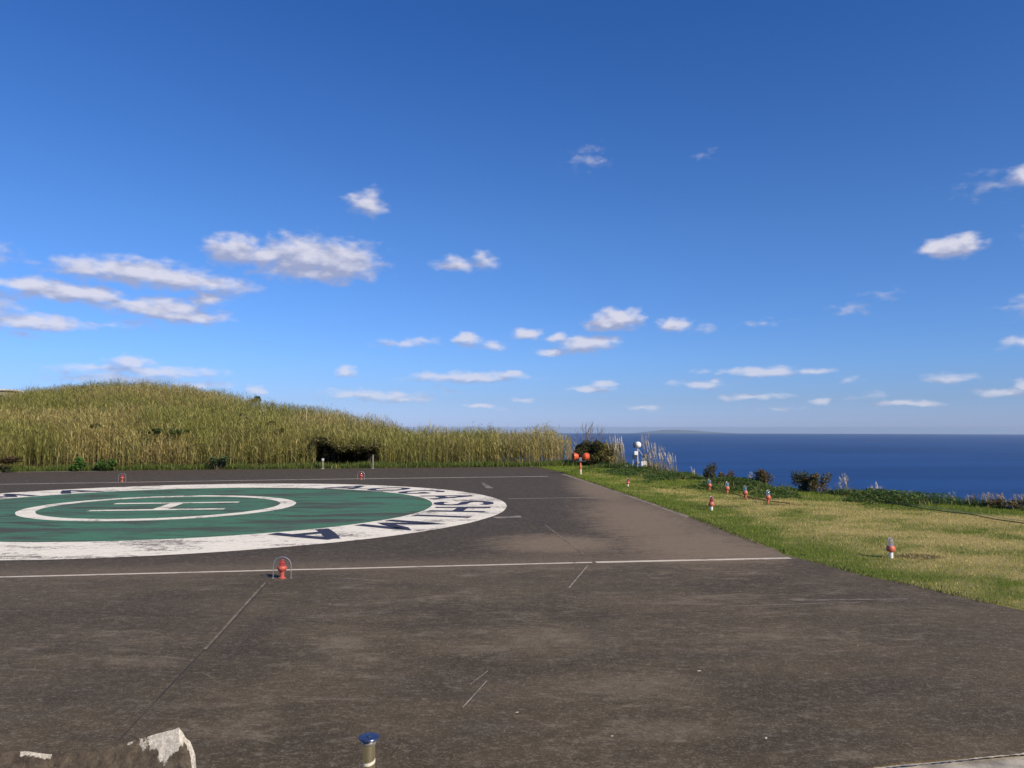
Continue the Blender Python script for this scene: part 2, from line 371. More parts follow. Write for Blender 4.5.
# wobbling edge
edge = []
for i in range(len(ASP)):
    p, q = Vector(ASP[i]), Vector(ASP[(i+1) % len(ASP)]); n_ = max(1, int((q-p).length/.25)); nn = Vector((-(q-p).y, (q-p).x)).normalized()
    for k in range(n_):
        w = p.lerp(q, k/n_); s = mnoise.noise(Vector((w.x*1.1, w.y*1.1, 0)))*.13+mnoise.noise(Vector((w.x*5, w.y*5, 3)))*.035
        edge.append(w+nn*s)
m = bpy.data.materials.new('old_asphalt'); m.use_nodes = True; t = m.node_tree; b = t.nodes['Principled BSDF']
tcn = nd(t, 'ShaderNodeTexCoord'); OB = tcn.outputs['Object']
def tnoise(scale, det=5, rough=.6, stretch=None, t=t, OB=OB, dist=0):
    n = nd(t, 'ShaderNodeTexNoise'); n.inputs['Scale'].default_value = scale; n.inputs['Detail'].default_value = det; n.inputs['Roughness'].default_value = rough
    n.inputs['Distortion'].default_value = dist
    t.links.new(vmth(t, 'MULTIPLY', OB, stretch) if stretch else OB, n.inputs['Vector']); return n.outputs['Fac']
big = tnoise(.35, 8, .7, (1, 1.5, 1)); mid = tnoise(1.6, 10, .74, (.6, 1.5, 1), dist=.6); grain = tnoise(48, 4, .85); grain2 = tnoise(13, 6, .8, (.8, 1.2, 1))
c = mixc(t, smooth(t, big, .34, .66), (.050, .038, .022), (.096, .074, .044))
c = mixc(t, smooth(t, mid, .52, .70, 0, .6), c, (.215, .180, .130))
c = mixc(t, smooth(t, tnoise(.9, 5, .6, (.5, 2.4, 1)), .56, .75, 0, .6), c, (.040, .032, .022))
# stains and worn areas with their own place: (x px, y px, half width m, half depth m, +light/-dark)
pos = neg = None
for (px, py, rx, ry, s) in [(640, 690, 1.1, .7, 1), (560, 640, 1.5, 1.0, .7), (345, 650, .7, 1.3, .7), (250, 720, .5, .9, .6), (760, 640, 2.0, .7, .7), (690, 735, 1.0, .35, .9), (470, 600, 2.4, .6, .5),
        (850, 610, 1.8, .4, .6), (700, 600, 2.4, .5, .4), (130, 645, 1.3, .5, .6), (60, 660, 1.2, .3, .5), (540, 570, 2.2, .35, .8), (330, 570, 2.5, .3, .7), (660, 545, 1.6, 1.6, .6), (620, 510, 1.0, 3, .6),
        (250, 640, .28, 3.0, -.8), (440, 690, .8, .5, -.6), (860, 690, 2, .5, -.8), (980, 720, 1, .6, -.8), (800, 740, 1.2, .35, -.8), (60, 700, 1.3, .8, -.7), (470, 735, .6, .5, -.5), (150, 610, 1.5, .6, -.5), (600, 640, .3, 1.6, -.4), (700, 660, 2, .3, -.5),
        (420, 560, 4, .5, -.4), (560, 500, 2.2, 2.5, -.6), (200, 475, 15, 1.2, -.7)]:
    p = at(px, py); q = vmth(t, 'MULTIPLY_ADD', OB, (1/rx, 1/ry, 0), (-p.x/rx, -p.y/ry, 0))
    v = mth(t, 'MULTIPLY_ADD', vmth(t, 'LENGTH', q), -abs(s), abs(s))
    if s > 0: pos = v if pos is None else mth(t, 'MAXIMUM', pos, v)
    else: neg = v if neg is None else mth(t, 'MAXIMUM', neg, v)
fine = tnoise(7, 9, .8, (.7, 1.5, 1)); wn = mth(t, 'ADD', mth(t, 'MULTIPLY_ADD', mid, 1.6, -.85), mth(t, 'MULTIPLY_ADD', fine, 1.6, -.8))
c = mixc(t, smooth(t, mth(t, 'ADD', pos, wn), -.1, .9, 0, .42), c, (.225, .185, .120))
c = mixc(t, smooth(t, mth(t, 'ADD', neg, wn), -.1, .8, 0, .75), c, (.042, .034, .023))
# dusty brown strip along the painted line and the turf edge
p1, p2 = at(0, 579), at(790, 559.5); dv = (p2-p1).normalized()
nrm = (-dv.y, dv.x, 0); off = -(p1.x*nrm[0]+p1.y*nrm[1])
dl = mth(t, 'ADD', vmth(t, 'DOT_PRODUCT', OB, nrm), off-.25)
dl = mth(t, 'ABSOLUTE', mth(t, 'MULTIPLY_ADD', big, 1.2, mth(t, 'ADD', dl, -.6)))
c = mixc(t, smooth(t, dl, .9, .1, 0, .6), c, (.150, .115, .075))
dsg = mth(t, 'ADD', vmth(t, 'DOT_PRODUCT', OB, nrm), off)
sxx = nd(t, 'ShaderNodeSeparateXYZ'); t.links.new(OB, sxx.inputs[0])
farm = mth(t, 'MULTIPLY', smooth(t, mth(t, 'ADD', dsg, mth(t, 'MULTIPLY', mid, 2.0)), 1.3, 3.2), smooth(t, mth(t, 'ADD', mth(t, 'MULTIPLY_ADD', mid, 4.0, -2), sxx.outputs[0]), 4.2, 1.6, 0, .92))
c = mixc(t, farm, c, mixc(t, smooth(t, fine, .4, .65), (.036, .028, .019), (.066, .053, .036)))
dst = None
for (px, py, rx, ry) in [(640, 520, 1.6, 7), (690, 545, 1.7, 3.0), (600, 490, 1.2, 7), (560, 545, 1.6, 1.5), (730, 553, 1.5, 1.0)]:
    p = at(px, py); q = vmth(t, 'MULTIPLY_ADD', OB, (1/rx, 1/ry, 0), (-p.x/rx, -p.y/ry, 0))
    v = mth(t, 'MULTIPLY_ADD', vmth(t, 'LENGTH', q), -1, 1); dst = v if dst is None else mth(t, 'MAXIMUM', dst, v)
c = mixc(t, smooth(t, mth(t, 'ADD', dst, wn), -.4, .6, 0, .88), c, (.205, .155, .098))
c = mixc(t, smooth(t, fine, .54, .70, 0, .6), c, (.23, .19, .13))
c = mixc(t, smooth(t, fine, .47, .30, 0, .55), c, (.040, .032, .024))
# fine speckle of the aggregate
c = mixc(t, smooth(t, grain, .53, .72, 0, .8), c, (.33, .285, .20))
c = mixc(t, smooth(t, grain, .47, .30, 0, .8), c, (.03, .023, .015))
c = mixc(t, smooth(t, grain2, .50, .68, 0, .5), c, (.23, .195, .145))
t.links.new(c, b.inputs['Base Color']); b.inputs['Roughness'].default_value = .9; b.inputs['Specular IOR Level'].default_value = .25
bp = nd(t, 'ShaderNodeBump'); bp.inputs['Strength'].default_value = .6; bp.inputs['Distance'].default_value = .006
t.links.new(grain, bp.inputs['Height']); t.links.new(bp.outputs[0], b.inputs['Normal'])
ZA = .03
flat_poly('asphalt_apron', edge, ZA, m, thick=.12)

# paint
def paint(name, base, wear, under=(.075, .065, .056), lo_=.55, hi=.7, stain=(.5, .46, .40), under2=None, stretch=(.6, 1.5, 1)):
    m = bpy.data.materials.new(name); m.use_nodes = True; t = m.node_tree; b = t.nodes['Principled BSDF']
    tcn = nd(t, 'ShaderNodeTexCoord'); OB = tcn.outputs['Object']
    f1 = tnoise(.8, 9, .7, stretch, t, OB, .4); f2 = tnoise(7, 6, .75, None, t, OB); f3 = tnoise(40, 4, .8, None, t, OB)
    c = mixc(t, smooth(t, f2, .4, .75, 0, .55), base, stain)
    if under2: c = mixc(t, smooth(t, tnoise(.55, 6, .65, (.7, 2.2, 1), t, OB, .7), .49, .62, 0, .85), c, under2)
    w = mth(t, 'ADD', mth(t, 'MULTIPLY', f1, .6), mth(t, 'MULTIPLY', f3, .4))
    w = mth(t, 'ADD', w, mth(t, 'MULTIPLY_ADD', f2, .3, -.15))
    c = mixc(t, smooth(t, w, lo_, hi, 0, wear), c, under)
    t.links.new(c, b.inputs['Base Color']); b.inputs['Roughness'].default_value = .8; b.inputs['Specular IOR Level'].default_value = .3
    return m
PW = paint('white_paint', (.84, .79, .64), .92, lo_=.515, hi=.595, stain=(.60, .55, .48))
PL = paint('line_paint', (.62, .56, .44), .85, lo_=.50, hi=.62, stain=(.42, .36, .26))
PG = paint('green_paint', (.055, .165, .088), .85, lo_=.49, hi=.60, stain=(.10, .27, .17), under2=(.060, .055, .036))
PN = paint('navy_paint', (.028, .032, .060), .5, lo_=.60, hi=.72, stain=(.05, .055, .085), under=(.5, .48, .45))
PC = (-10.85, 25.35)
def PM(x, y): return (.956*x+.1, .927*y+.72)   # pad frame to apron frame
def ring(name, r0, r1, z, m, seg=160):
    bm = bmesh.new(); A = [];  B = []
    for i in range(seg):
        a = 2*math.pi*i/seg; w = .02*mnoise.noise(Vector((math.cos(a)*9, math.sin(a)*9, r1)))
        B.append(bm.verts.new((*PM(PC[0]+(r1+w)*math.cos(a), PC[1]+(r1+w)*math.sin(a)), z)))
        if r0 > 0: A.append(bm.verts.new((*PM(PC[0]+(r0+w)*math.cos(a), PC[1]+(r0+w)*math.sin(a)), z)))
    if r0 > 0:
        for i in range(seg): j = (i+1) % seg; bm.faces.new([A[i], B[i], B[j], A[j]])
    else: bm.faces.new(B)
    return tag(bobj(name, bm, m), kind='structure')
ring('painted_green_disc', 0, 8.14, ZA+.004, PG)
ring('painted_white_ring', 8.10, 10.58, ZA+.008, PW)
PC = (-11.50, 25.42)
ring('painted_inner_circle', 3.64, 4.16, ZA+.008, PW)
PC = (-10.85, 25.35)
def strip_pts(p, q, w):
    p, q = Vector(p[:2]), Vector(q[:2]); n_ = Vector((-(q-p).y, (q-p).x)).normalized()*w/2
    return [p-n_, q-n_, q+n_, p+n_]
def strips(name, segs, z, m):
    bm = bmesh.new()
    for p, q, w in segs:
        p, q = Vector(p[:2]), Vector(q[:2]); k = max(1, int((q-p).length/.4)); n_ = Vector((-(q-p).y, (q-p).x)).normalized()
        a = None
        for i in range(k+1):
            c_ = p.lerp(q, i/k); s = .12*w*mnoise.noise(Vector((c_.x*3, c_.y*3, 0)))
            nn = [bm.verts.new((*(c_-n_*(w/2+s)), z)), bm.verts.new((*(c_+n_*(w/2-s)), z))]
            if a: bm.faces.new([a[0], nn[0], nn[1], a[1]])
            a = nn
    return tag(bobj(name, bm, m), kind='structure')
# touchdown letter H
hc = Vector((-11.40, 25.45)); hu = Vector((1, .14)).normalized(); hv = Vector((-hu.y, hu.x))
HL, HS = 2.03, 1.14
def hp(a, b_): return Vector(PM(*(hc+hu*a+hv*b_)))
def unit_poly(name, polys, z, m):
    bm = bmesh.new()
    for pl in polys: bm.faces.new([bm.verts.new((p[0], p[1], z)) for p in pl])
    for f in bm.faces:
        if f.normal.z < 0: f.normal_flip()
    o = bobj(name, bm, m); return tag(o, kind='structure')
unit_poly('painted_letter', [[hp(-HL, s*HS-.18), hp(HL, s*HS-.18), hp(HL, s*HS+.18), hp(-HL, s*HS+.18)] for s in (-1, 1)]+[[hp(-.2, -HS+.18), hp(.24, -HS+.18), hp(.24, HS-.18), hp(-.2, HS-.18)]], ZA+.008, PW)
# island name round the ring; strokes in a box of width -.5..+.5 (clockwise) and height 0..1 (outward)
G_ = {'A': [((-.5,0),(0,1)), ((.5,0),(0,1)), ((-.27,.33),(.27,.33))],
      'O': [[(math.cos(a)*.42, .5+math.sin(a)*.46) for a in np.linspace(0, 2*np.pi, 17)]],
      'G': [[(math.cos(a)*.42, .5+math.sin(a)*.46) for a in np.linspace(.75, 2*np.pi-.25, 15)]+[(.42,.45),(.05,.45)]],
      'S': [[(.36,.84),(.2,.96),(-.15,.98),(-.36,.85),(-.38,.68),(-.2,.55),(.2,.45),(.4,.30),(.36,.12),(.15,.02),(-.2,.03),(-.4,.17)]],
      'H': [((-.4,0),(-.4,1)), ((.4,0),(.4,1)), ((-.4,.5),(.4,.5))],
      'I': [((0,0),(0,1))],
      'M': [[(-.45,0),(-.42,1),(0,.15),(.42,1),(.45,0)]]}
def letter(ch, deg, stroke=.33, width=1.45):
    bm = bmesh.new(); z = ZA+.012
    def W_(u, v):
        r = 8.28+v*1.78; a = R(deg)-u*width/9.1
        return Vector(PM(PC[0]+r*math.cos(a), PC[1]+r*math.sin(a)))
    for st in G_[ch]:
        pts = []
        for k in range(len(st)-1):
            for q in np.linspace(0, 1, 5)[:-1]: pts.append((st[k][0]*(1-q)+st[k+1][0]*q, st[k][1]*(1-q)+st[k+1][1]*q))
        pts.append(st[-1]); P_ = [W_(*p) for p in pts]; prev = None
        for k, p in enumerate(P_):
            d_ = (P_[min(k+1, len(P_)-1)]-P_[max(k-1, 0)]).normalized(); n_ = Vector((-d_.y, d_.x))*stroke/2
            e = [bm.verts.new((*(p-n_), z)), bm.verts.new((*(p+n_), z))]
            if prev: bm.faces.new([prev[0], e[0], e[1], prev[1]])
            prev = e
        z += .0006
    for f in bm.faces:
        f.normal_update()
        if f.normal.z < 0: f.normal_flip()
    me = bpy.data.meshes.new('painted_letter'); bm.to_mesh(me); bm.free()
    return tag(link('painted_letter', me, PN), kind='structure')
for turn in (0, 187.5):
    for ch, dg in zip('AOGASHIMA', (66, 52.5, 39, 23.5, 6.7, -6, -18.3, -32.2, -49.0)): letter(ch, dg+turn)
# lines
strips('painted_edge_line', [(at(-60, 580.6), at(592, 564.2), .10), (at(596, 564.1), at(790, 559.8), .15)], ZA+.004, PL)
strips('painted_far_line', [(at(-60, 486), at(290, 480.4), .16), (at(290, 480.4), at(548, 477), .18)], ZA+.0045, PL)
strips('pavement_seam', [(at(508, 499.6), at(607, 498.2), .05)], ZA+.0035, PL)
MD = paint('worn_arrow_paint', (.30, .26, .20), .95, lo_=.44, hi=.56)
unit_poly('worn_paint_mark', [[at(481, 483.4), at(486, 489), at(494, 489.2), at(484, 483.6)], [at(492, 518), at(520, 516.8), at(522, 518.6), at(496, 519.6)]], ZA+.004, MD)
CR = mat('joint_sealer_brown', (.20, .155, .10), .9, var=.5, vscale=6); CD = mat('joint_dark', (.035, .03, .026), .95, var=.3)
strips('expansion_joint', [(at(265, 585), at(205, 652), .035), (at(545, 526), at(584, 556), .035)], ZA+.004, CR)
strips('pavement_crack', [(at(267, 585), at(207, 652), .03), (at(205, 652), at(160, 700), .022), (at(160, 700), at(118, 745), .012), (at(501, 505), at(546, 527), .05), (at(0, 612), at(420, 628), .008), (at(420, 628), at(905, 604), .009)], ZA+.0025, CD)
CW = mat('scratch_pale', (.30, .27, .235), .9, var=.5, vscale=12)
strips('pavement_scratches', [(at(588, 567), at(569, 590), .022), (at(487, 684), at(463, 711), .010), (at(488, 674), at(470, 688), .008), (at(792, 602.5), at(908, 601.2), .022), (at(730, 608.5), at(860, 604.5), .012)], ZA+.0035, CW)
# concrete kerb at the near edge, broken asphalt lip
conc = mat('pale_concrete', (.36, .33, .26), .9, var=.45, vscale=5, bump=.4)
kp = [Vector((9.2, 6.92)), Vector((4.2, 6.06)), Vector((3.0, 5.81)), Vector((0, 5.26)), Vector((-12, 3.12))]
flat_poly('concrete_kerb', [(9.2, 7.2), (4.2, 6.25), (3, 6.0), (0, 5.45), (-12, 3.3), (-12, 2.6), (0, 4.75), (3, 5.3), (4.2, 5.5), (9.2, 6.4)], .012, conc, thick=.2)
bm = bmesh.new(); prev = None
for i in range(261):
    x_ = 2.5+i*.0085; y_ = 5.80+(x_-3.0)*.2+.006*mnoise.noise(Vector((x_*4, 0, 0)))+.005*mnoise.noise(Vector((x_*17, 4, 0)))
    w_ = max(.0015, .009+.016*mnoise.noise(Vector((x_*6, 9, 0)))+.010*mnoise.noise(Vector((x_*31, 2, 0))))
    e = [bm.verts.new((x_, y_-w_, ZA+.003)), bm.verts.new((x_, y_+w_, ZA+.003))]
    if prev: bm.faces.new([prev[0], e[0], e[1], prev[1]])
    prev = e
tag(bobj('broken_concrete_edge', bm, mat('edge_mortar', (.46, .41, .31), .9, var=.5, vscale=14)), kind='structure')
bm = bmesh.new()
for px, py in [(517, 716), (699, 674), (766, 742), (858, 648), (330, 606), (612, 740)]:
    p = at(px, py); r_ = random.uniform(.009, .018)
    bmesh.ops.create_icosphere(bm, subdivisions=1, radius=r_, matrix=Matrix.Translation((p.x, p.y, ZA+.002))@Matrix.Rotation(random.random()*3, 4, 'Z')@Matrix.Diagonal((1.6, .8, .3, 1)))
tag(bobj('stone_chips', bm, mat('pale_chip', (.46, .42, .35), .9)), 'tiny pale stone chips scattered on the asphalt', 'stone chips', kind='stuff')
# concrete strip at the far left edge of the asphalt
strips('far_concrete_strip', [(at(-40, 473.4), at(108, 471.6), .22)], ZA+.006, conc)
strips('gravel_edge_band', [(at(563, 474.5), at(600, 486.8), .2), (at(600, 486.8), at(650, 504), .18), (at(650, 504), at(690, 519), .14)], ZA+.002,
       mat('edge_sand', (.23, .185, .135), .95, var=.5, vscale=5))

# ------------------------------------------------------------------ reeds on the hill
def blades(base, h, lean, w, seg, az, curl):
    """vectorised tapered strips. base (n,3), h, lean(horizontal reach), w, az face direction, curl: where bends. returns V,F"""
    n = len(base); ts = np.linspace(0, 1, seg+1)
    dx, dy = np.cos(az), np.sin(az); sx, sy = -dy, dx
    Vs = []
    for t_ in ts:
        rr = lean*t_**curl; z = h*(t_-.22*np.clip(lean/np.maximum(h, .01), 0, 2)*t_**3)
        ww = w*(1-t_)**.6 if t_ < 1 else w*.08
        ww = ww*(1 if t_ > 0 else .6)
        cx, cy, cz = base[:, 0]+dx*rr, base[:, 1]+dy*rr, base[:, 2]+z
        Vs.append(np.stack([cx-sx*ww/2, cy-sy*ww/2, cz], -1)); Vs.append(np.stack([cx+sx*ww/2, cy+sy*ww/2, cz], -1))
    V = np.stack(Vs, 1)
    idx = np.arange(n)[:, None]*(2*(seg+1))
    F = np.concatenate([np.stack([idx[:, 0]+2*k, idx[:, 0]+2*k+1, idx[:, 0]+2*k+3, idx[:, 0]+2*k+2], -1) for k in range(seg)])
    return V.reshape(-1, 3), F, 2*(seg+1)
class Acc:
    def __init__(s): s.V = []; s.F = []; s.C = []; s.n = 0
    def add(s, V, F, col_per, k):
        s.V.append(V); s.F.append(F+s.n); s.C.append(np.repeat(col_per, k, 0)); s.n += len(V)
    def mesh(s, name): return np_mesh(name, np.concatenate(s.V), np.concatenate(s.F), np.concatenate(s.C))
def pick(n, cols, wts, jit=.22):
    cols = np.array(cols); i = rng.choice(len(cols), n, p=np.array(wts)/sum(wts)); c = cols[i]*(1+rng.uniform(-jit, jit, (n, 1)))
    return np.clip(c, 0, 1)
STRAW = [(.46, .36, .15), (.34, .285, .09), (.22, .225, .05), (.56, .46, .23), (.15, .17, .035)]
def pxof(x, y): return x/np.maximum(y, 1)*FPX+512
def reed_points(dens, ymin, ymax, xmin, xmax):
    n = int((ymax-ymin)*(xmax-xmin)*dens); return rng.uniform(xmin, xmax, n), rng.uniform(ymin, ymax, n)
HOL = lambda x, y: (pxof(x, y) > 317) & (pxof(x, y) < 379) & (y < Fr(x)+5.2)
def hol_top(x, y): return 1.02+.5*ss(340, 326, pxof(x, y))+.25*(fbm(x, y, 1.3, 91, 2)-.5)    # hollow at the path
A = Acc(); tot = 0
for (dens, y0, y1, x0, x1, near) in [(24, 34, 62, -52, 9, True), (16, 50, 112, -90, 3, False)]:
    x, y = reed_points(dens, y0, y1, x0, x1)
    F_ = Fr(x); D = np.interp(x/y, rp, rD)
    band = y-F_ < 12
    ok = (y > F_+.6*fbm(x, y, .6, 8)) & (y < D+3.5) & (band if near else ~band) & (x < Xe(y)-1.5) & ~(HOL(x, y) & (y < Fr(x)+.5)) & (pxof(x, y) > -60)
    ok &= ~((x > -1) & (y > 57.5)) & ~((x > 2.2) & (y < 50.6+(x-2.2)*.9))
    thin = fbm(x, y, .22, 12, 3); ok &= ~((thin < .33) & (rng.random(len(x)) < .65))
    x, y = x[ok], y[ok]; z = height(x, y); ho = HOL(x, y); z = np.where(ho, z+hol_top(x, y)-.1, z); n = len(x); tot += n
    hh = (2.12+1.0*(fbm(x, y, .42, 4, 3)-.5)+rng.normal(0, .13, n))*(1-.25*ss(540, 585, pxof(x, y)))
    hh *= np.where(y-Fr(x) < 1.3, .88, 1); hh *= 1+.22*(fbm(x, y, .8, 77, 2)-.5)*2; tuft = rng.random(n) < .04; hh[tuft] *= 1.12
    hh = np.where(x > 4.4, hh*.62, hh); hh = np.where(ho, hh*.52, hh)
    gr = fbm(x, y, .12, 6, 4); wgt = ss(.40, .62, gr)
    straw_c = pick(n, STRAW, [4, 4, 2, 2, 1]); green_c = pick(n, STRAW, [1.3, 3, 4.5, .6, 3])
    pt = fbm(x, y, .45, 61, 4); wg = np.clip(wgt*.55+ss(.35, .68, pt)*.5+(.12 if not near else 0), 0, 1)
    cm = np.array([.37, .30, .12])*(1-wg[:, None])+np.array([.21, .23, .06])*wg[:, None]; cm = cm*(.78+.5*fbm(x, y, .8, 63, 3))[:, None]*(1.22 if near else 1.08)
    sel = rng.random(n) < wgt; col = .62*cm*rng.uniform(.85, 1.15, (n, 1))+.38*np.where(sel[:, None], green_c, straw_c)
    base = np.stack([x, y, z], -1); az = rng.uniform(0, 2*np.pi, n)
    V_, F2, k = blades(base, hh, rng.uniform(.05, .5, n), np.full(n, .022 if near else .03), 3, az, 2.2); A.add(V_, F2, col*.7, k)
    nl = 9 if near else 6
    for j in range(nl):
        f = rng.uniform(.05, .96, n)**.8; b2 = base.copy(); b2[:, 2] += hh*f
        ll = rng.uniform(.35, .75, n)
        lc = np.clip(col*rng.uniform(.7, 1.3, (n, 1)), 0, 1)
        V_, F2, k = blades(b2, ll*rng.uniform(.15, 1.0, n)*np.where(f > .85, .7, 1), ll*rng.uniform(.3, .95, n), rng.uniform(.022, .048, n)*(1 if near else 1.1), 2, rng.uniform(0, 2*np.pi, n), 1.3)
        A.add(V_, F2, lc, k)
print('reeds', tot)
tag(link('silver_grass', A.mesh('silver_grass'), LEAF), 'dense tan and olive silver grass reeds covering the low hill behind the helipad', 'tall grass', kind='stuff')

# undergrowth at the foot of the reeds + ground cover near the cliff + lawn blades
A = Acc()
def scatter(n, fn): 
    return fn(n)
x = rng.uniform(-48, 8, 60000); y = Fr(x)+rng.normal(-.15, .55, len(x)); ok = ~in_poly(x, y, ASP) & (x < Xe(y)-.5)
x, y = x[ok], y[ok]; n = len(x); base = np.stack([x, y, height(x, y)], -1); hh = rng.uniform(.08, .42, n)*(.5+1*fbm(x, y, .8, 21))
V_, F2, k = blades(base, hh, rng.uniform(.03, .2, n), rng.uniform(.02, .05, n), 2, rng.uniform(0, 6.28, n), 1.5)
A.add(V_, F2, pick(n, [(.075, .12, .025), (.13, .17, .04), (.05, .08, .02), (.28, .25, .10)], [4, 4, 2, 1]), k)
tag(link('verge_weeds', A.mesh('verge_weeds'), LEAF), 'green weeds and short grass along the foot of the reeds', 'weeds', kind='stuff')
A = Acc()
def lawn_pts(n, y0, y1):
    y = y0+(y1-y0)*rng.random(n)**1.25; x = rng.uniform(0, 22, n)
    ok = ~in_poly(x, y, ASP) & (x < Xe(y)+.8) & (x < y*.70+1) & (y < Fr(x)+1)
    return x[ok], y[ok]
x, y = lawn_pts(520000, 9.5, 52); n = len(x); gv = lawn_green(x, y)
base = np.stack([x, y, height(x, y)], -1); sel = rng.random(n) < np.clip(gv*1.25-.05, 0, 1)
hh = rng.uniform(.01, .04, n)*np.where(sel, 1.25, 1)*(1+.02*y)
col = np.where(sel[:, None], pick(n, [(.15, .22, .025), (.21, .29, .04), (.08, .125, .018), (.28, .31, .06)], [4, 3, 2, 2]), pick(n, [(.58, .48, .16), (.46, .39, .11), (.29, .29, .06), (.68, .58, .25)], [4, 4, 2, 2]))
V_, F2, k = blades(base, hh, rng.uniform(.005, .05, n), rng.uniform(.006, .014, n)*(.7+.035*y), 1, rng.uniform(0, 6.28, n), 1.5)
A.add(V_, F2, col, k)
tag(link('lawn_grass', A.mesh('lawn_grass'), LEAF), 'short mixed straw and green lawn grass between the asphalt and the cliff edge', 'grass', kind='stuff')
# ground cover (broad leaves)
def leaves(A, cx, cy, cz, s, cols, wts, flat=.5, jit=.25):
    n = len(cx); a = rng.uniform(0, 6.28, n); tilt = rng.normal(0, flat, n); ct, st = np.cos(tilt), np.sin(tilt)
    ux = np.stack([np.cos(a), np.sin(a), 0*a], -1); vx = np.stack([-np.sin(a)*ct, np.cos(a)*ct, st], -1)
    c0 = np.stack([cx, cy, cz], -1); s_ = s[:, None]
    V_ = np.stack([c0-ux*s_*.5, c0-vx*s_*.32, c0+ux*s_*.5, c0+vx*s_*.32], 1).reshape(-1, 3)
    A.add(V_, np.arange(n*4).reshape(-1, 4), pick(n, cols, wts, jit), 4)
A = Acc()
n = 260000; y = 17+(56-17)*rng.random(n); x = Xe(y)+rng.uniform(-5.5, 2.2, n)
cl = fbm(x, y, .5, 31, 3); dcl = Xe(y)-x
ok = (cl+.5*(fbm(x, y, 1.7, 35, 3)-.5) > .36+.085*np.clip(dcl, 0, 6)-.10*(y > 40)) & (y < Fr(x)+1.5) & ~in_poly(x, y, ASP); x, y, cl = x[ok], y[ok], cl[ok]; dcl = dcl[ok]; n = len(x)
top = np.clip((cl-.38)*1.3, .03, .34)*ss(4.0, .3, dcl)+.02
leaves(A, x, y, height(x, y)+rng.random(n)**.6*top, rng.uniform(.04, .10, n), [(.045, .10, .02), (.085, .15, .03), (.13, .20, .05), (.03, .055, .015), (.20, .20, .08)], [4, 4, 2, 2, 1], .6)
n = 30000; y = rng.uniform(17, 56, n); x = Xe(y)+rng.uniform(-4, 1.5, n); ok = (fbm(x, y, .5, 31, 3) > .45) & (y < Fr(x)+1.5); x, y = x[ok], y[ok]; n = len(x)
V_, F2, k = blades(np.stack([x, y, height(x, y)], -1), rng.uniform(.08, .34, n)*ss(4, .5, Xe(y)-x)+.04, rng.uniform(.02, .15, n), rng.uniform(.012, .03, n), 2, rng.uniform(0, 6.28, n), 1.5)
A.add(V_, F2, pick(n, [(.10, .15, .03), (.16, .20, .06), (.33, .28, .14)], [4, 3, 1.5]), k)
tag(link('cliff_edge_weeds', A.mesh('cliff_edge_weeds'), LEAF), 'low dark green leafy ground cover along the cliff edge above the sea', 'ground cover', kind='stuff')
# weeds creeping over the ragged asphalt edge
A = Acc()
xs, ys = [], []
for (x1, y1), (x2, y2) in zip(ASP[5:16], ASP[6:17]):
    k_ = int(math.hypot(x2-x1, y2-y1)*260); tt = rng.random(k_); o_ = rng.exponential(.11, k_)-.07; dd = math.hypot(x2-x1, y2-y1)
    xs.append(x1+(x2-x1)*tt+(y1-y2)/dd*-o_*-1); ys.append(y1+(y2-y1)*tt+(x2-x1)/dd*o_)
x = np.concatenate(xs); y = np.concatenate(ys); q_ = fbm(x, y, 1.6, 41, 3); ok = q_ > .42; x, y = x[ok], y[ok]; n = len(x)
V_, F2, k = blades(np.stack([x, y, np.zeros(n)], -1), rng.uniform(.03, .08, n), rng.uniform(.02, .08, n), rng.uniform(.008, .018, n)*(.7+.03*y), 2, rng.uniform(0, 6.28, n), 1.5)
A.add(V_, F2, pick(n, [(.07, .10, .02), (.12, .15, .035), (.26, .22, .10), (.05, .04, .02)], [4, 3, 3, 1]), k)
tag(link('edge_grass', A.mesh('edge_grass'), LEAF), 'ragged grass creeping over the curved asphalt edge', 'grass', kind='stuff')

# ------------------------------------------------------------------ bushes and plumes
BARK = mat('bark', (.10, .075, .05), .9, var=.4)
def bush(name, label, loc, w, hgt, dep, cols, wts, n=1400, leaf=(.05, .11), cat='bush', group=None, lobes=6, bottom=.1, stems=7, lean=0):
    root = empty(name, loc); tag(root, label, cat, group)
    bm = bmesh.new()
    L_ = []
    for i in range(lobes):
        L_.append((random.uniform(-.34, .34)*w, random.uniform(-.34, .34)*dep, random.uniform(.22, .78)*hgt, random.uniform(.18, .30)))
    for i in range(stems):
        l = L_[i % lobes]; b0 = Vector((random.uniform(-.08, .08)*w, random.uniform(-.06, .06)*dep, -.05))
        e = Vector((l[0]+lean*l[2], l[1], l[2])); mid_ = b0.lerp(e, .5)+Vector((random.uniform(-.05, .05), random.uniform(-.05, .05), .05))
        tube(bm, [b0, mid_, e], [.022*max(hgt, .5), .015*max(hgt, .5), .006], 6)
    bobj('stem', bm, BARK, root)
    A = Acc(); li = rng.integers(0, lobes, n); LA = np.array(L_)
    dirs = rng.normal(size=(n, 3)); dirs /= np.linalg.norm(dirs, axis=1)[:, None]; rr = rng.random(n)**.45
    px_ = LA[li, 0]+dirs[:, 0]*rr*LA[li, 3]*w; py_ = LA[li, 1]+dirs[:, 1]*rr*LA[li, 3]*dep; pz_ = LA[li, 2]+dirs[:, 2]*rr*LA[li, 3]*hgt*.9
    ok = pz_ > bottom*hgt*.3; px_, py_, pz_ = px_[ok], py_[ok], pz_[ok]; px_ = px_+lean*pz_
    leaves(A, px_, py_, pz_, rng.uniform(*leaf, len(px_)), cols, wts, 1.0, .3)
    link('crown', A.mesh('crown'), LEAF, root)
    return root
DG = [(.055, .075, .025), (.085, .105, .032), (.12, .12, .045), (.15, .10, .055)]
BRN = [(.17, .105, .06), (.10, .08, .038), (.085, .10, .035), (.24, .17, .10)]
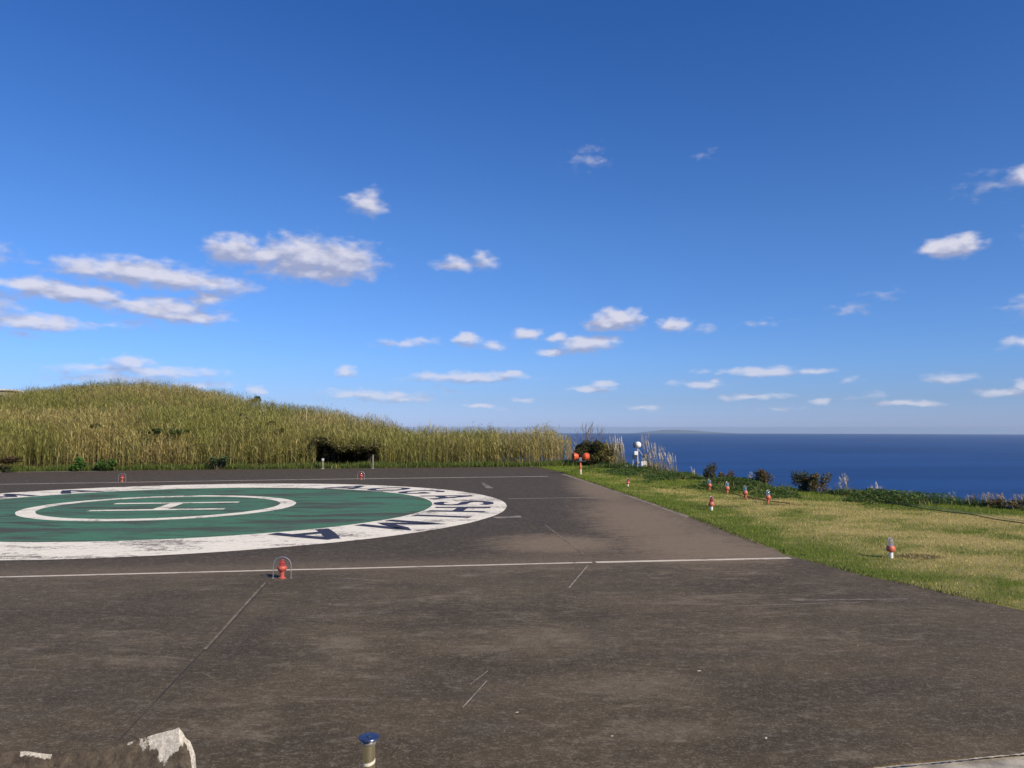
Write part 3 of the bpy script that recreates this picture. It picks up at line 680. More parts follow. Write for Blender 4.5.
def onground(px, py):
    p = at(px, py); z = float(height(p.x, p.y)); p = at(px, py, z); z = float(height(p.x, p.y)); return Vector((p.x, p.y, z-.02))
def edge_y(px, off=-.1):
    a_ = (px-512)/FPX; Y = np.linspace(15, 54, 800); return float(Y[np.argmin(np.abs(a_*Y-Xe(Y)-off))])
def gp(px, Y):
    if px > 612 and Y < 56: Y = edge_y(px)
    x = (px-512)/FPX*Y; return Vector((x, Y, float(height(x, Y))-.02))
def pxm(Y, n_): return n_*Y/FPX
for (px, Y, wpx, hpx, cols, wt, lab, ln, lf) in [
    (587, 50.2, 25, 26, DG, [3, 2, 1, 3], 'dark brownish shrub with bare twigs behind the twin orange lamp', 0, (.07, .14)),
    (606, 50.5, 30, 22, [(.15, .145, .045), (.22, .19, .065), (.08, .08, .03), (.34, .27, .13)], [3, 3, 2, 1], 'olive bush between the twin orange lamp and the instrument mast', 0, (.07, .14)),
    (708, 37.6, 11, 19, DG, [3, 3, 1, 3], 'narrow upright dark shrub at the cliff edge, leftmost of the dark ones against the sea', .05, (.04, .09)),
    (721, 37.0, 10, 13, BRN, [3, 2, 2, 1], 'small low brown shrub just right of the narrow upright one', 0, (.04, .08)),
    (731, 36.3, 10, 14, BRN, [4, 1, 1, 2], 'small reddish brown shrub standing alone at the cliff edge', 0, (.04, .08)),
    (760, 33.8, 17, 21, [(.08, .09, .03), (.15, .105, .055), (.22, .16, .095)], [3, 3, 1], 'wind-bent brown and dark green shrub with a flat leaning crown', .22, (.04, .09)),
    (802, 31.2, 20, 23, DG, [4, 3, 1, 2], 'dense dark green shrub, left half of the biggest cliff-edge pair', .05, (.04, .09)),
    (816, 30.6, 20, 22, [(.12, .115, .042), (.18, .14, .065), (.09, .10, .035), (.27, .21, .11)], [3, 3, 2, 2], 'paler brown-green shrub, right half of the biggest cliff-edge pair', .2, (.04, .09))]:
    w_, h_ = pxm(Y, wpx), pxm(Y, hpx)
    p = gp(px, Y); p.z -= .14*h_ if px > 612 else 0
    bush('shrub', lab, p, w_*1.12, h_*1.12, w_*.9, cols, wt, n=int(3600*max(w_*h_, .5)), lobes=9, stems=9, leaf=lf, lean=ln)
# shrubs in the reeds
for (px, dY, wpx, hpx, lift, cols, wt, lab) in [
    (82, -.6, 16, 14, 0, [(.06, .13, .025), (.09, .17, .04)], [1, 1], 'bright green bush at the foot of the reeds, left one'),
    (108, -.5, 18, 12, 0, [(.06, .12, .025), (.09, .15, .035)], [1, 1], 'bright green bush at the foot of the reeds behind the left hooped light'),
    (218, -.4, 26, 16, 0, [(.07, .11, .05), (.10, .14, .06)], [1, 1], 'grey-green leafy bush at the foot of the reeds left of the dark hollow'),
    (8, -1.0, 44, 17, 0, [(.11, .06, .035), (.07, .045, .025), (.035, .03, .015), (.05, .06, .02)], [3, 3, 3, 1], 'reddish brown dead bracken heap at the left edge of the frame')]:
    a_ = (px-512)/FPX; Y = 45.0
    for _ in range(6): Y = float(Fr(np.array(a_*Y)))+dY
    p = gp(px, Y); p.z += lift*.62
    bush('shrub', lab, p, pxm(Y, wpx), pxm(Y, hpx)*1.1, pxm(Y, wpx)*.7, cols, wt, n=1300, leaf=(.07, .15), bottom=-.2)
def reed_hit(px, py):
    d = Vector(((px-512)/FPX, 1, -(py-384)/FPX)); d.rotate(Matrix.Rotation(PITCH, 3, 'X')); d /= d.y
    for Y in np.arange(47, 110, .25):
        z = EYE+d.z*Y; hgt_ = float(height(d.x*Y, Y))
        if z < hgt_+2.0: return Vector((d.x*Y, Y-.3, z))
    return Vector((d.x*95, 95, EYE+d.z*95))
for (px, py, wpx, hpx, cols, lab) in [
    (98, 421, 9, 6, [(.05, .08, .025), (.08, .11, .035)], 'small dark green shrub poking out of the reeds, left of mid slope'),
    (157, 426, 13, 5, [(.05, .085, .025), (.08, .11, .035)], 'smaller green shrub low on the slope, left of a wider one'),
    (179, 425, 24, 7, [(.07, .10, .03), (.11, .14, .04)], 'wider green shrub low on the slope among reeds'),
    (262, 411, 12, 6, [(.09, .095, .03), (.13, .13, .045)], 'topmost of three scrub patches added for the dark gap on the slope'),  # scrub stands in for the shaded gap between bank and hill
    (272, 419, 12, 6, [(.09, .095, .03), (.13, .13, .045)], 'middle one of three scrub patches added for the dark gap on the slope'),
    (282, 426, 12, 6, [(.09, .095, .03), (.13, .13, .045)], 'lowest of three scrub patches added for the dark gap on the slope'),
    (247, 412, 12, 7, [(.25, .24, .15), (.16, .17, .08)], 'pale greyish shrub beside the scrub added for the dark gap')]:
    p = reed_hit(px, py+hpx/2); wm, hm = pxm(p.y, wpx), pxm(p.y, hpx)
    bush('shrub', lab, p-Vector((0, 0, .35)), wm, hm*1.15, wm*.7, cols, [1, 1], n=1300, leaf=(.08, .17), bottom=-.2, group='scrub among the reeds')
p = gp(256, 87.5); p.z += 1.75
bush('shrub', 'dark round bush on the hill skyline', p, pxm(87, 11), pxm(87, 9), pxm(87, 10), [(.03, .05, .02), (.045, .07, .025)], [1, 1], n=900, leaf=(.1, .2))

# thicket added to darken the hollow: leaf canopy carried on stems
root = empty('thicket', gp(348, 50.2)); tag(root, 'dark leafy thicket added to shade the hollow in the reeds', 'thicket')
A = Acc(); n = 26000
xx = rng.uniform(-2.9, 2.6, n)*1.0; yy = rng.uniform(.35, 6.0, n)
zz = 0*xx
loc0 = np.array(root.location); y0_ = Fr(xx+loc0[0])-loc0[1]
yy = yy+y0_; wx_, wy_ = xx+yy*-.21+loc0[0], yy+loc0[1]; zz = hol_top(wx_, wy_)+.32*rng.random(n)**.7-.05-.25*(rng.random(n) < .1)*rng.random(n)
wx_ = xx+yy*-.21+loc0[0]; ok = (pxof(wx_, wy_) > 314) & (pxof(wx_, wy_) < 381); xx, yy, zz = xx[ok], yy[ok], zz[ok]; n = len(xx)
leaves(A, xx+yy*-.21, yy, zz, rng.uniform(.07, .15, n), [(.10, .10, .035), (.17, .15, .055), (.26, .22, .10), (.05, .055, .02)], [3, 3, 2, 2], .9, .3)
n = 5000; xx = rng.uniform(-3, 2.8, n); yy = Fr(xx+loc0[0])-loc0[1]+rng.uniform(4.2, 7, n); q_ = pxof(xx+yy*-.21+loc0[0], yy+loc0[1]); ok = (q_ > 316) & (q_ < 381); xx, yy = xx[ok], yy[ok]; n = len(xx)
leaves(A, xx+yy*-.21, yy, rng.uniform(0, 1.7, n), rng.uniform(.12, .25, n), [(.03, .035, .015), (.05, .05, .02)], [1, 1], 1.2, .3)  # back leaves coloured dark for the shade inside the hollow
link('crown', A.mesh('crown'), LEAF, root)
for i in range(16):
    x0 = random.uniform(-1.6, 1.8); y0 = float(Fr(np.array(x0+loc0[0])))-loc0[1]+random.uniform(1.2, 6)
    x0 -= y0*.21
    bm = bmesh.new(); tube(bm, [(x0, y0, -.1), (x0+random.uniform(-.1, .1), y0, .6), (x0+random.uniform(-.2, .2), y0-.1, 1.1)], [.03, .022, .015], 6)
    bobj('trunk', bm, BARK, root)

# bare twiggy branches above the dark shrub
def sprays(name, label, p, n, hgt, spread, col, group=None, plume=True, cat='grass plume', w=.02, lean=.15):
    """stalks with a feathery plume: one clump"""
    A = Acc(); base = np.stack([rng.normal(0, spread, n), rng.normal(0, spread, n), np.zeros(n)], -1)
    hh = hgt*rng.uniform(.65, 1.05, n); az = rng.normal(R(160), .7, n); ln = lean*hgt*rng.uniform(.4, 1.6, n)
    V_, F2, k = blades(base, hh, ln, np.full(n, w), 4, az, 1.6); A.add(V_, F2, pick(n, [(.33, .27, .16), (.24, .22, .10)], [1, 1]), k)
    if plume:
        for j in range(10):
            f = rng.uniform(.68, 1.0, n); b2 = base.copy(); b2[:, 0] += np.cos(az)*ln*f**1.6; b2[:, 1] += np.sin(az)*ln*f**1.6; b2[:, 2] += hh*f
            V_, F2, k = blades(b2, rng.uniform(.08, .18, n)*max(hgt, .6), rng.uniform(.02, .10, n), np.full(n, w*1.5), 1, az+rng.normal(0, .8, n), 1.2)
            A.add(V_, F2, pick(n, col, [1]*len(col)), k)
    for j in range(4):
        V_, F2, k = blades(base, hh*rng.uniform(.3, .65, n), hgt*rng.uniform(.1, .4, n), np.full(n, w*1.3), 3, rng.uniform(0, 6.28, n), 1.7)
        A.add(V_, F2, pick(n, [(.20, .20, .07), (.34, .29, .15)], [1, 1]), k)
    o = link(name, A.mesh(name), LEAF); o.location = p; tag(o, label, cat, group); return o
PALE = [(.62, .55, .42), (.52, .45, .34), (.70, .64, .52)]
# bare branches
root = empty('bare_shrub', gp(590, 51.0)); tag(root, 'leafless twiggy shrub rising above the reeds behind the twin orange lamp', 'shrub')
bm = bmesh.new()
for i in range(26):
    a_ = random.uniform(-.55, .75); h_ = random.uniform(1.9, 2.9); b0 = Vector((random.uniform(-.5, .5), random.uniform(-.3, .3), 0)); e = b0+Vector((a_*1.1+random.uniform(-.2,.2), random.uniform(-.4, .4), h_))
    m_ = b0.lerp(e, .55)+Vector((random.uniform(-.12, .12), 0, 0)); tube(bm, [b0, m_, e], [.022, .014, .006], 5)
    for k_ in range(4):
        s_ = m_.lerp(e, random.random()); tube(bm, [s_, s_+Vector((random.uniform(-.3, .3), random.uniform(-.2, .2), random.uniform(.2, .45)))], [.009, .004], 4)
bobj('branch', bm, mat('grey_twig', (.20, .16, .13), .9, var=.3), root)
for (px, wpx, hpx, lab) in [(990, 26, 9, 'low brown dry bush under the left part of the brown grass mass at right'), (1014, 30, 10, 'low brown dry bush under the grass clumps cut by the right frame edge')]:
    Y = edge_y(px); bush('shrub', lab, gp(px, Y), pxm(Y, wpx), pxm(Y, hpx)*1.2, pxm(Y, wpx)*.6, [(.24, .19, .10), (.14, .12, .05), (.10, .11, .035), (.36, .29, .18)], [3, 2, 2, 2], n=1800, leaf=(.03, .06), lobes=8, bottom=-.3)
gk = 'pampas grass clumps along the cliff edge'
for (px, Y, hpx, n_, lab) in [
    (622, 51.0, 22, 16, 'greyish dry grass clump just left of the instrument mast'),
    (616, 51.4, 24, 14, 'taller dry grass clump behind the olive bush'),
    (648, 51.0, 26, 8, 'thin pale plumes immediately right of the instrument mast'),
    (655, 46.0, 22, 16, 'bushy pale plume clump, second to the right of the instrument mast'),
    (664, 44.5, 20, 14, 'tallest leaning pale plume clump in the middle of the plumed row'),
    (672, 43.5, 16, 14, 'shorter pale plume clump near the right end of the plumed row'),
    (645, 47.5, 12, 12, 'low buff tuft at the foot of the plumed row'),
    (752, 34.8, 10, 8, 'low buff tuft at the left foot of the wind-bent shrub'),
    (694, 39.0, 7, 6, 'tiny buff tuft left of the narrow upright dark shrub'),
    (845, 29.4, 15, 14, 'tall pale plume standing alone right of the dark shrub pair'),
    (838, 29.6, 7, 8, 'low pale tuft at the left foot of the lone tall plume'),
    (870, 28.2, 7, 8, 'small pale tuft a little right of the lone tall plume'),
    (877, 28.0, 12, 7, 'slim pale plume with a bent tip above the green weeds'),
    (884, 27.8, 7, 5, 'small bent pale plume beside the slim one'),
    (909, 27.0, 6, 6, 'white tuft above the weeds near the start of the ground cable'),
    (920, 26.8, 5, 4, 'smallest white tuft above the weeds'),
    (951, 26.2, 7, 6, 'lone white tuft right of the smallest one'),
    (972, 25.7, 6, 12, 'wide low buff tuft left of the brown grass mass'),
    (985, 25.4, 8, 16, 'brownish dry grass clump, left end of the brown mass at right'),
    (998, 25.1, 9, 20, 'brownish dry grass clump in the middle of the brown mass at right'),
    (1012, 24.8, 8, 20, 'brownish dry grass clump near the right frame edge'),
    (1026, 24.6, 10, 20, 'brownish dry grass clump cut by the right frame edge')]:
    wide = px > 960
    sprays('pampas_grass', lab, gp(px, Y), n_, pxm(Y, hpx)*1.15+.12, .16 if wide else .11, [(.38, .30, .2), (.26, .2, .13), (.5, .43, .32)] if wide else PALE, gk, w=.00045*Y+.004)

# ------------------------------------------------------------------ lamps
RED = mat('red_orange_enamel', (.46, .095, .065), .42, var=.25, vscale=25)
RED2 = mat('faded_orange_enamel', (.52, .125, .065), .5, var=.25, vscale=25)
WHT = mat('white_enamel', (.82, .80, .74), .45, var=.12, vscale=20)
STEEL = mat('galvanised_steel', (.55, .54, .51), .35, metal=.8, var=.2, vscale=30)
DARK = mat('black_fitting', (.03, .028, .026), .6)
def glass(name, col, rough=.08):
    m = bpy.data.materials.new(name); m.use_nodes = True; t = m.node_tree; b = t.nodes['Principled BSDF']
    b.inputs['Base Color'].default_value = (*col, 1); b.inputs['Roughness'].default_value = rough; b.inputs['Transmission Weight'].default_value = .75; b.inputs['IOR'].default_value = 1.35
    n = nd(t, 'ShaderNodeTexNoise'); n.inputs['Scale'].default_value = 30; tc_ = nd(t, 'ShaderNodeTexCoord'); t.links.new(tc_.outputs['Object'], n.inputs['Vector'])
    t.links.new(mixc(t, n.outputs['Fac'], col, tuple(x*.8 for x in col)), b.inputs['Base Color'])
    return m
GR, GB, GCl = glass('red_glass', (.80, .16, .14)), glass('blue_glass', (.42, .62, .74)), glass('clear_glass', (.80, .76, .80))
dome = lambda r, z0, z1: [(r*.86, z0), (r, z0+(z1-z0)*.12), (r*.97, z0+(z1-z0)*.45), (r*.80, z0+(z1-z0)*.75), (r*.45, z0+(z1-z0)*.95), (0, z1)]
def hooped(loc, label, s=1.0):
    root = empty('boundary_light', loc); tag(root, label, 'pad light', 'hooped lights on the asphalt')
    bm = bmesh.new(); lathe(bm, [(0, 0), (.062, 0), (.062, .012), (.036, .02), (.034, .095), (.046, .105), (.046, .118), (0, .118)]); bobj('base', bm, RED, root, True)
    bm = bmesh.new(); lathe(bm, [(.03, .112), (.062, .125), (.078, .150), (.080, .176), (.070, .194), (.052, .204), (0, .204)]); bobj('lamp_body', bm, RED, root, True)
    bm = bmesh.new(); lathe(bm, dome(.048, .203, .305)); bobj('lens', bm, GR, root, True)
    bm = bmesh.new(); pts = [(-.145, 0, 0), (-.145, 0, .10), (-.145, 0, .20)]+[(-.145*math.cos(a), 0, .20+.145*math.sin(a)) for a in np.linspace(.15, math.pi-.15, 15)]+[(.145, 0, .20), (.145, 0, .10), (.145, 0, 0)]
    tube(bm, pts, .008, 8)
    for sx in (-1, 1): lathe(bm, [(0, .006), (.022, .006), (.022, 0)], 12, sx*.145)
    g_ = bobj('guard_hoop', bm, STEEL, root, True)
    root.scale = (s, s, s)
    return root
hz_ = math.atan2(at(790, 560).y-at(0, 579).y, at(790, 560).x-at(0, 579).x)
h1 = hooped(Vector((*at(282, 580)[:2], ZA)), 'red lamp under a steel hoop on the pale line, nearest on the asphalt'); h1.rotation_euler.z = .05
def copy_tree(o, parent=None):
    c = o.copy(); C.objects.link(c); c.parent = parent
    for ch in [x for x in o.children]: copy_tree(ch, c)
    return c
for (px, py, lab, rz) in [(122, 482.5, 'red lamp under a steel hoop at the far left, beyond the green pad', .1), (361, 480.3, 'faded red hooped lamp on the far line in front of the dark hollow', .1)]:
    o = copy_tree(h1); o.location = Vector((*at(px, py)[:2], ZA)); o.rotation_euler.z = rz; o['label'] = lab; o.scale = (1.12,)*3
# patch of moss/dirt at the foot of the nearest lamp
def grass_lamp(loc, label, group, post, lens, hgt, tilt=(0, 0), body=None):
    root = empty('grass_light', loc); tag(root, label, 'ground light', group); s = hgt/.40
    bm = bmesh.new(); lathe(bm, [(0, -.04), (.040*s, -.04), (.040*s, .145*s), (0, .145*s)]); bobj('post', bm, post, root, True)
    bm = bmesh.new(); lathe(bm, [(.035*s, .135*s), (.072*s, .150*s), (.084*s, .175*s), (.082*s, .205*s), (.072*s, .235*s), (.060*s, .262*s), (0, .262*s)]); bobj('lamp_body', bm, body or RED2, root, True)
    bm = bmesh.new(); lathe(bm, dome(.058*s, .260*s, .40*s)); bobj('lens', bm, lens, root, True)
    bm = bmesh.new()
    for k_ in range(4):
        a_ = k_*math.pi/2+.4; tube(bm, [(.068*s*math.cos(a_), .068*s*math.sin(a_), .25*s), (.070*s*math.cos(a_), .070*s*math.sin(a_), .34*s), (.04*s*math.cos(a_), .04*s*math.sin(a_), .405*s), (0, 0, .418*s)], .0035*s, 6)
    bobj('wire_guard', bm, STEEL, root, True)
    root.rotation_euler = (tilt[0], tilt[1], 0); return root
gg = 'lamps standing in the grass'
grass_lamp(onground(891, 558), 'lamp with clear glass and red collar on a white post, nearest in the grass', gg, WHT, GCl, .40)
grass_lamp(onground(711.5, 510.5), 'all-red lamp on a pale stub, in the straw-coloured grass before the four clear-topped ones', gg, WHT, GR, .43)
grass_lamp(onground(628, 486.5), 'all-red lamp beside the twin orange lamp, farthest in the grass', gg, WHT, GR, .36)
g4 = 'four clear-topped lamps in a row near the cliff edge'
for i, (px, py, t_, lab) in enumerate([(709.5, 490.2, .02, 'leftmost of the four blue-glassed red lamps in a row'), (727, 493.5, -.04, 'second from left of the four blue-glassed red lamps'),
        (745.5, 498.2, .05, 'third from left of the four blue-glassed red lamps'), (768, 503.2, -.03, 'rightmost of the four blue-glassed red lamps, with dark bare soil at its right')]):
    grass_lamp(onground(px, py), lab, g4, RED2, GB, .44, (t_, -t_))
# thin brown conduit linking the row; right end stands in for a shadow strip
bm = bmesh.new(); pts = []
for px, py in [(700, 488.8), (709, 489.6), (727, 492.6), (745, 497.2), (768, 501.6), (790, 504)]:
    p = at(px, py); pts.append((p.x, p.y, .025))
tube(bm, pts, .018, 6)
tag(bobj('conduit', bm, mat('rusty_conduit', (.12, .06, .035), .8, var=.3)), 'thin brown conduit lying in the grass along the four lamps', 'conduit')
# black cable lying along the cliff side of the lawn
cp = [(856, 500), (862, 501), (900, 506.5), (940, 512.5), (980, 519), (1024, 526), (1080, 534)]
def cable(name, lab, off_, r_, m_, cat):
    bm = bmesh.new(); pts = []
    for i in range(len(cp)-1):
        for k_ in range(6):
            u = k_/6; px = cp[i][0]*(1-u)+cp[i+1][0]*u; py = cp[i][1]*(1-u)+cp[i+1][1]*u; p = at(px, py+off_)
            pts.append((p.x, p.y, float(height(p.x, p.y))+.07+.03*mnoise.noise(Vector((p.x, p.y, 0)))))
    tube(bm, pts, r_, 8); return tag(bobj(name, bm, m_, None, True), lab, cat)
cable('cable', 'long black cable running through the grass beside the cliff weeds', 0, .012, mat('black_rubber', (.03, .03, .025), .6), 'cable')
cable('pipe', 'thin grey pipe lying just above the black cable', -2.0, .007, mat('grey_plastic', (.30, .30, .24), .5), 'pipe')

# white marker block and small white stone
root = empty('marker_block', onground(812, 491.5)); tag(root, 'small white tilted marker block below the dark shrub pair', 'marker')
root.rotation_euler = (0, .15, .5)
bm = bmesh.new(); box(bm, (0, 0, .09), (.24, .16, .16), .02); bobj('block', bm, WHT, root)
bm = bmesh.new(); box(bm, (0, 0, -.01), (.36, .24, .05), .008); bobj('base', bm, conc, root)
bm = bmesh.new(); bmesh.ops.create_icosphere(bm, subdivisions=2, radius=.17)
for v in bm.verts: v.co *= 1+.25*mnoise.noise(v.co*9); v.co.z *= .8
s_ = bobj('stone', bm, WHT, None, True); s_.location = gp(625, 50.4)+Vector((0, 0, .12)); tag(s_, 'small white stone in the grass left of the instrument mast', 'stone')

# twin orange lamp on a post
loc = onground(580.5, 474.5); Yt = loc.y; root = empty('twin_floodlight', loc); tag(root, 'twin orange drum lamps on a short orange and white post', 'floodlight'); root.scale = (.82, .82, .97)
ORG = mat('orange_paint', (.56, .095, .030), .4, var=.2, vscale=12)
bm = bmesh.new(); lathe(bm, [(0, -.05), (.075, -.05), (.075, .30), (0, .30)]); bobj('post', bm, mat('pinkish_white_paint', (.70, .55, .44), .6, var=.3), root, True)
bm = bmesh.new(); lathe(bm, [(0, .301), (.078, .301), (.085, .33), (.085, .52), (.06, .56), (.055, .70), (0, .70)]); bobj('post_sleeve', bm, RED2, root, True)
bm = bmesh.new(); box(bm, (0, 0, .735), (.66, .20, .06), .012)
for s_ in (-1, 1): box(bm, (s_*.31, 0, .80), (.03, .16, .12), .006)
tube(bm, [(-.5, .05, .74), (-.75, .08, .72)], .02, 6)
bobj('bracket', bm, DARK, root)
bm = bmesh.new(); box(bm, (0, .0, .86), (.17, .18, .19), .02); bobj('control_box', bm, mat('blue_grey_paint', (.16, .20, .26), .5), root)
for s_, rz in ((-1, -1.15), (1, 2.45)):
    hd = empty_ = None
    bm = bmesh.new(); M = Matrix.Translation((s_*.33, 0, 1.0))@Matrix.Rotation(rz, 4, 'Z')@Matrix.Rotation(R(90), 4, 'X')
    lathe(bm, [(0, -.20), (.09, -.20), (.16, -.165), (.185, -.06), (.195, .10), (.215, .12), (.215, .17), (.18, .17), (.175, .15), (0, .15)], 28, M=M)
    hd = bobj('lamp_head', bm, ORG, root, True)
    bm = bmesh.new(); lathe(bm, [(0, .156), (.17, .156), (.17, .162), (.12, .178), (0, .19)], 28, M=M); bobj('lens', bm, glass('amber_glass_%s' % ('a' if s_ < 0 else 'b'), (.85, .35, .22), .15), hd, True)
    for k_ in range(3):
        bm = bmesh.new(); box(bm, (0, 0, 0), (.012, .10, .05), 0, M@Matrix.Rotation(k_*2.1, 4, 'Z')@Matrix.Translation((.0, .205, -.02))); bobj('cooling_fin', bm, DARK, hd)

# weather instrument mast
loc = gp(637, 49.8); root = empty('instrument_mast', loc); tag(root, 'pale instrument mast with white rounded head and white box at the cliff edge', 'weather mast')
GREY = mat('grey_mast_paint', (.42, .43, .42), .5, var=.2)
bm = bmesh.new(); tube(bm, [(0, 0, -.1), (0, 0, 1.15), (0, 0, 1.35)], [.045, .045, .035], 12); bobj('mast', bm, GREY, root, True)
bm = bmesh.new(); lathe(bm, [(0, 1.33), (.10, 1.34), (.17, 1.40), (.195, 1.50), (.17, 1.61), (.10, 1.68), (0, 1.70)], 24, .03); bobj('head_dome', bm, WHT, root, True)
bm = bmesh.new(); lathe(bm, [(0, -.03), (.15, -.03), (.15, .03), (0, .03)], 20, M=Matrix.Translation((-.19, -.02, 1.48))@Matrix.Rotation(R(80), 4, 'Y')); bobj('rear_sensor', bm, DARK, root, True)
bm = bmesh.new(); box(bm, (-.10, -.06, 1.02), (.20, .14, .22), .02); bobj('sensor_box', bm, WHT, root)
for c_, q_ in (((-.20, -.02, .80), (.18, .16, .22)), ((-.08, -.04, .42), (.16, .14, .16))):
    bm = bmesh.new(); box(bm, c_, q_, .02); bobj('junction_box', bm, DARK, root)
bm = bmesh.new(); tube(bm, [(-.30, 0, -.05), (-.26, 0, .72), (0, 0, 1.2)], .022, 8); tube(bm, [(.45, .05, -.05), (.40, .03, .75), (.05, 0, 1.25)], .022, 8); tube(bm, [(-.28, 0, .45), (.42, 0, .45)], .02, 8); tube(bm, [(.1, .3, -.05), (0, 0, 1.1)], .02, 8); bobj('strut', bm, GREY, root, True)
bm = bmesh.new(); box(bm, (.36, -.08, .36), (.34, .24, .36), .03); bobj('cabinet', bm, WHT, root)
bm = bmesh.new(); box(bm, (.36, -.06, .08), (.20, .18, .20), .01); box(bm, (-.2, 0, .05), (.5, .25, .12), .02); bobj('plinth', bm, DARK, root)
bm = bmesh.new(); lathe(bm, [(0, .72), (.07, .73), (.10, .82), (.07, .92), (0, .93)], 16, .40); bobj('dark_sensor', bm, DARK, root, True)

# posts at the hollow, pole on the slope
POST = mat('weathered_post', (.19, .18, .15), .7, var=.3)
def post(px, Y, hgt, r_, label, slab=None, cap=False):
    a_ = gp(px, Y); root = empty('marker_post', a_); tag(root, label, 'post')
    bm = bmesh.new(); lathe(bm, [(0, -.1), (r_, -.1), (r_, hgt-.02), (r_*.7, hgt), (0, hgt)], 12); bobj('post', bm, POST, root, True)
    bm = bmesh.new(); lathe(bm, [(0, -.05), (r_*2.6, -.05), (r_*2.6, .05), (r_*1.5, .07), (0, .07)], 14); bobj('footing', bm, conc, root, True)
    if cap:
        bm = bmesh.new(); lathe(bm, [(0, hgt), (r_*1.7, hgt+.01), (r_*1.7, hgt+.14), (0, hgt+.16)], 12); bobj('cap', bm, GREY, root, True)
    return root
post(323.5, 46.3, .52, .05, 'short capped grey post at the left mouth of the dark hollow', cap=True)
post(373.5, 46.9, .86, .045, 'taller slim grey post on a pale slab at the right mouth of the hollow')
p = at(371, 467.9); bm = bmesh.new(); box(bm, (p.x, p.y, .03), (.9, .35, .07), .015); tag(bobj('concrete_slab', bm, conc), 'pale concrete slab at the foot of the taller slim post', 'slab')
p = at(302, 467.6); bm = bmesh.new(); box(bm, (p.x, p.y, .045), (.5, .3, .09), .02); tag(bobj('concrete_slab', bm, mat('yellowed_concrete', (.55, .50, .28), .8, var=.3)), 'small yellowish concrete block on the verge left of the capped post', 'slab')
p = gp(306.5, 62); root = empty('utility_pole', p); tag(root, 'slim pale pole standing in the reeds on the slope', 'pole')
bm = bmesh.new(); tube(bm, [(0, 0, -.1), (0, 0, 2.8), (0, 0, 3.15)], [.06, .05, .045], 10); bobj('pole', bm, mat('pale_pole', (.30, .27, .17), .7, var=.2), root, True)
bm = bmesh.new(); box(bm, (0, -.06, 3.0), (.12, .05, .18), .01); bobj('plate', bm, GREY, root)

# small building at the left skyline
p = gp(-2, 90); root = empty('small_building', p+Vector((0, 0, -.2)), .15); tag(root, 'small pale flat-roofed building half hidden by reeds on the left skyline', 'building')
bm = bmesh.new(); box(bm, (0, 0, 1.3), (3.2, 3.0, 2.6)); bobj('wall', bm, mat('cream_wall', (.42, .38, .30), .8, var=.2), root)
bm = bmesh.new(); box(bm, (0, 0, 2.69), (3.7, 3.5, .16), .02); bobj('roof', bm, mat('pale_roof', (.58, .55, .48), .6, var=.15), root)
bm = bmesh.new(); box(bm, (.6, -1.51, 1.75), (.9, .06, .7), .01); w_ = bobj('window', bm, mat('dark_pane', (.03, .035, .04), .15), root)
bm = bmesh.new()
for q in ((.6, -1.55, 2.13, 1.0, .06), (.6, -1.55, 1.37, 1.0, .06)): box(bm, q[:3], (q[3], .05, q[4]))
for sx_q in (.12, 1.08): box(bm, (sx_q, -1.55, 1.75), (.06, .05, .83))
bobj('frame', bm, WHT, w_)

# ------------------------------------------------------------------ foreground steel post and rock
dp = Vector(((369-512)/FPX, 1, -(736-384)/FPX)); dp.rotate(Matrix.Rotation(PITCH, 3, 'X')); dp = dp*(3.4/dp.y)
loc = Vector((dp.x, 3.4, .35)); root = empty('steel_post', loc); tag(root, 'shiny steel post with dark blue flat cap in the foreground', 'post')
zt = EYE+dp.z-.35-.02
m = bpy.data.materials.new('brushed_steel'); m.use_nodes = True; t = m.node_tree; b = t.nodes['Principled BSDF']
b.inputs['Base Color'].default_value = (.60, .52, .38, 1); b.inputs['Metallic'].default_value = 1; b.inputs['Roughness'].default_value = .36
tcn = nd(t, 'ShaderNodeTexCoord'); n = nd(t, 'ShaderNodeTexNoise'); n.inputs['Scale'].default_value = 60; t.links.new(vmth(t, 'MULTIPLY', tcn.outputs['Object'], (1, 1, .1)), n.inputs['Vector'])
t.links.new(mixc(t, n.outputs['Fac'], (.66, .56, .40), (.85, .76, .58)), b.inputs['Base Color'])
bm = bmesh.new(); lathe(bm, [(0, -.1), (.0275, -.1), (.0275, zt), (0, zt)], 40); bobj('pipe', bm, m, root, True)
BL = mat('dark_blue_cap', (.05, .07, .15), .3, metal=.5, var=.3, vscale=60)
bm = bmesh.new(); lathe(bm, [(0, zt-.002), (.026, zt-.002), (.044, zt+.010), (.046, zt+.014), (.044, zt+.018), (.010, zt+.019), (.009, zt+.023), (0, zt+.024)], 40); bobj('cap', bm, BL, root, True)
bm = bmesh.new(); lathe(bm, [(.0285, zt-.014), (.0305, zt-.010), (.0305, zt-.004), (.0275, zt-.001)], 40); bobj('collar', bm, STEEL, root, True)
bm = bmesh.new(); vs = []
for i in range(29):
    a_ = R(200+i*5.6); zc = zt-.098+.012*(i/28)**3; hh_ = .010+.006*(i/28)
    vs.append([bm.verts.new((.0286*math.cos(a_), .0286*math.sin(a_), zc)), bm.verts.new((.0286*math.cos(a_), .0286*math.sin(a_), zc+hh_))])
for a_, b_ in zip(vs, vs[1:]): bm.faces.new([a_[0], b_[0], b_[1], a_[1]])
bobj('tape_band', bm, mat('pale_tape', (.72, .66, .52), .6, var=.2, vscale=80), root)

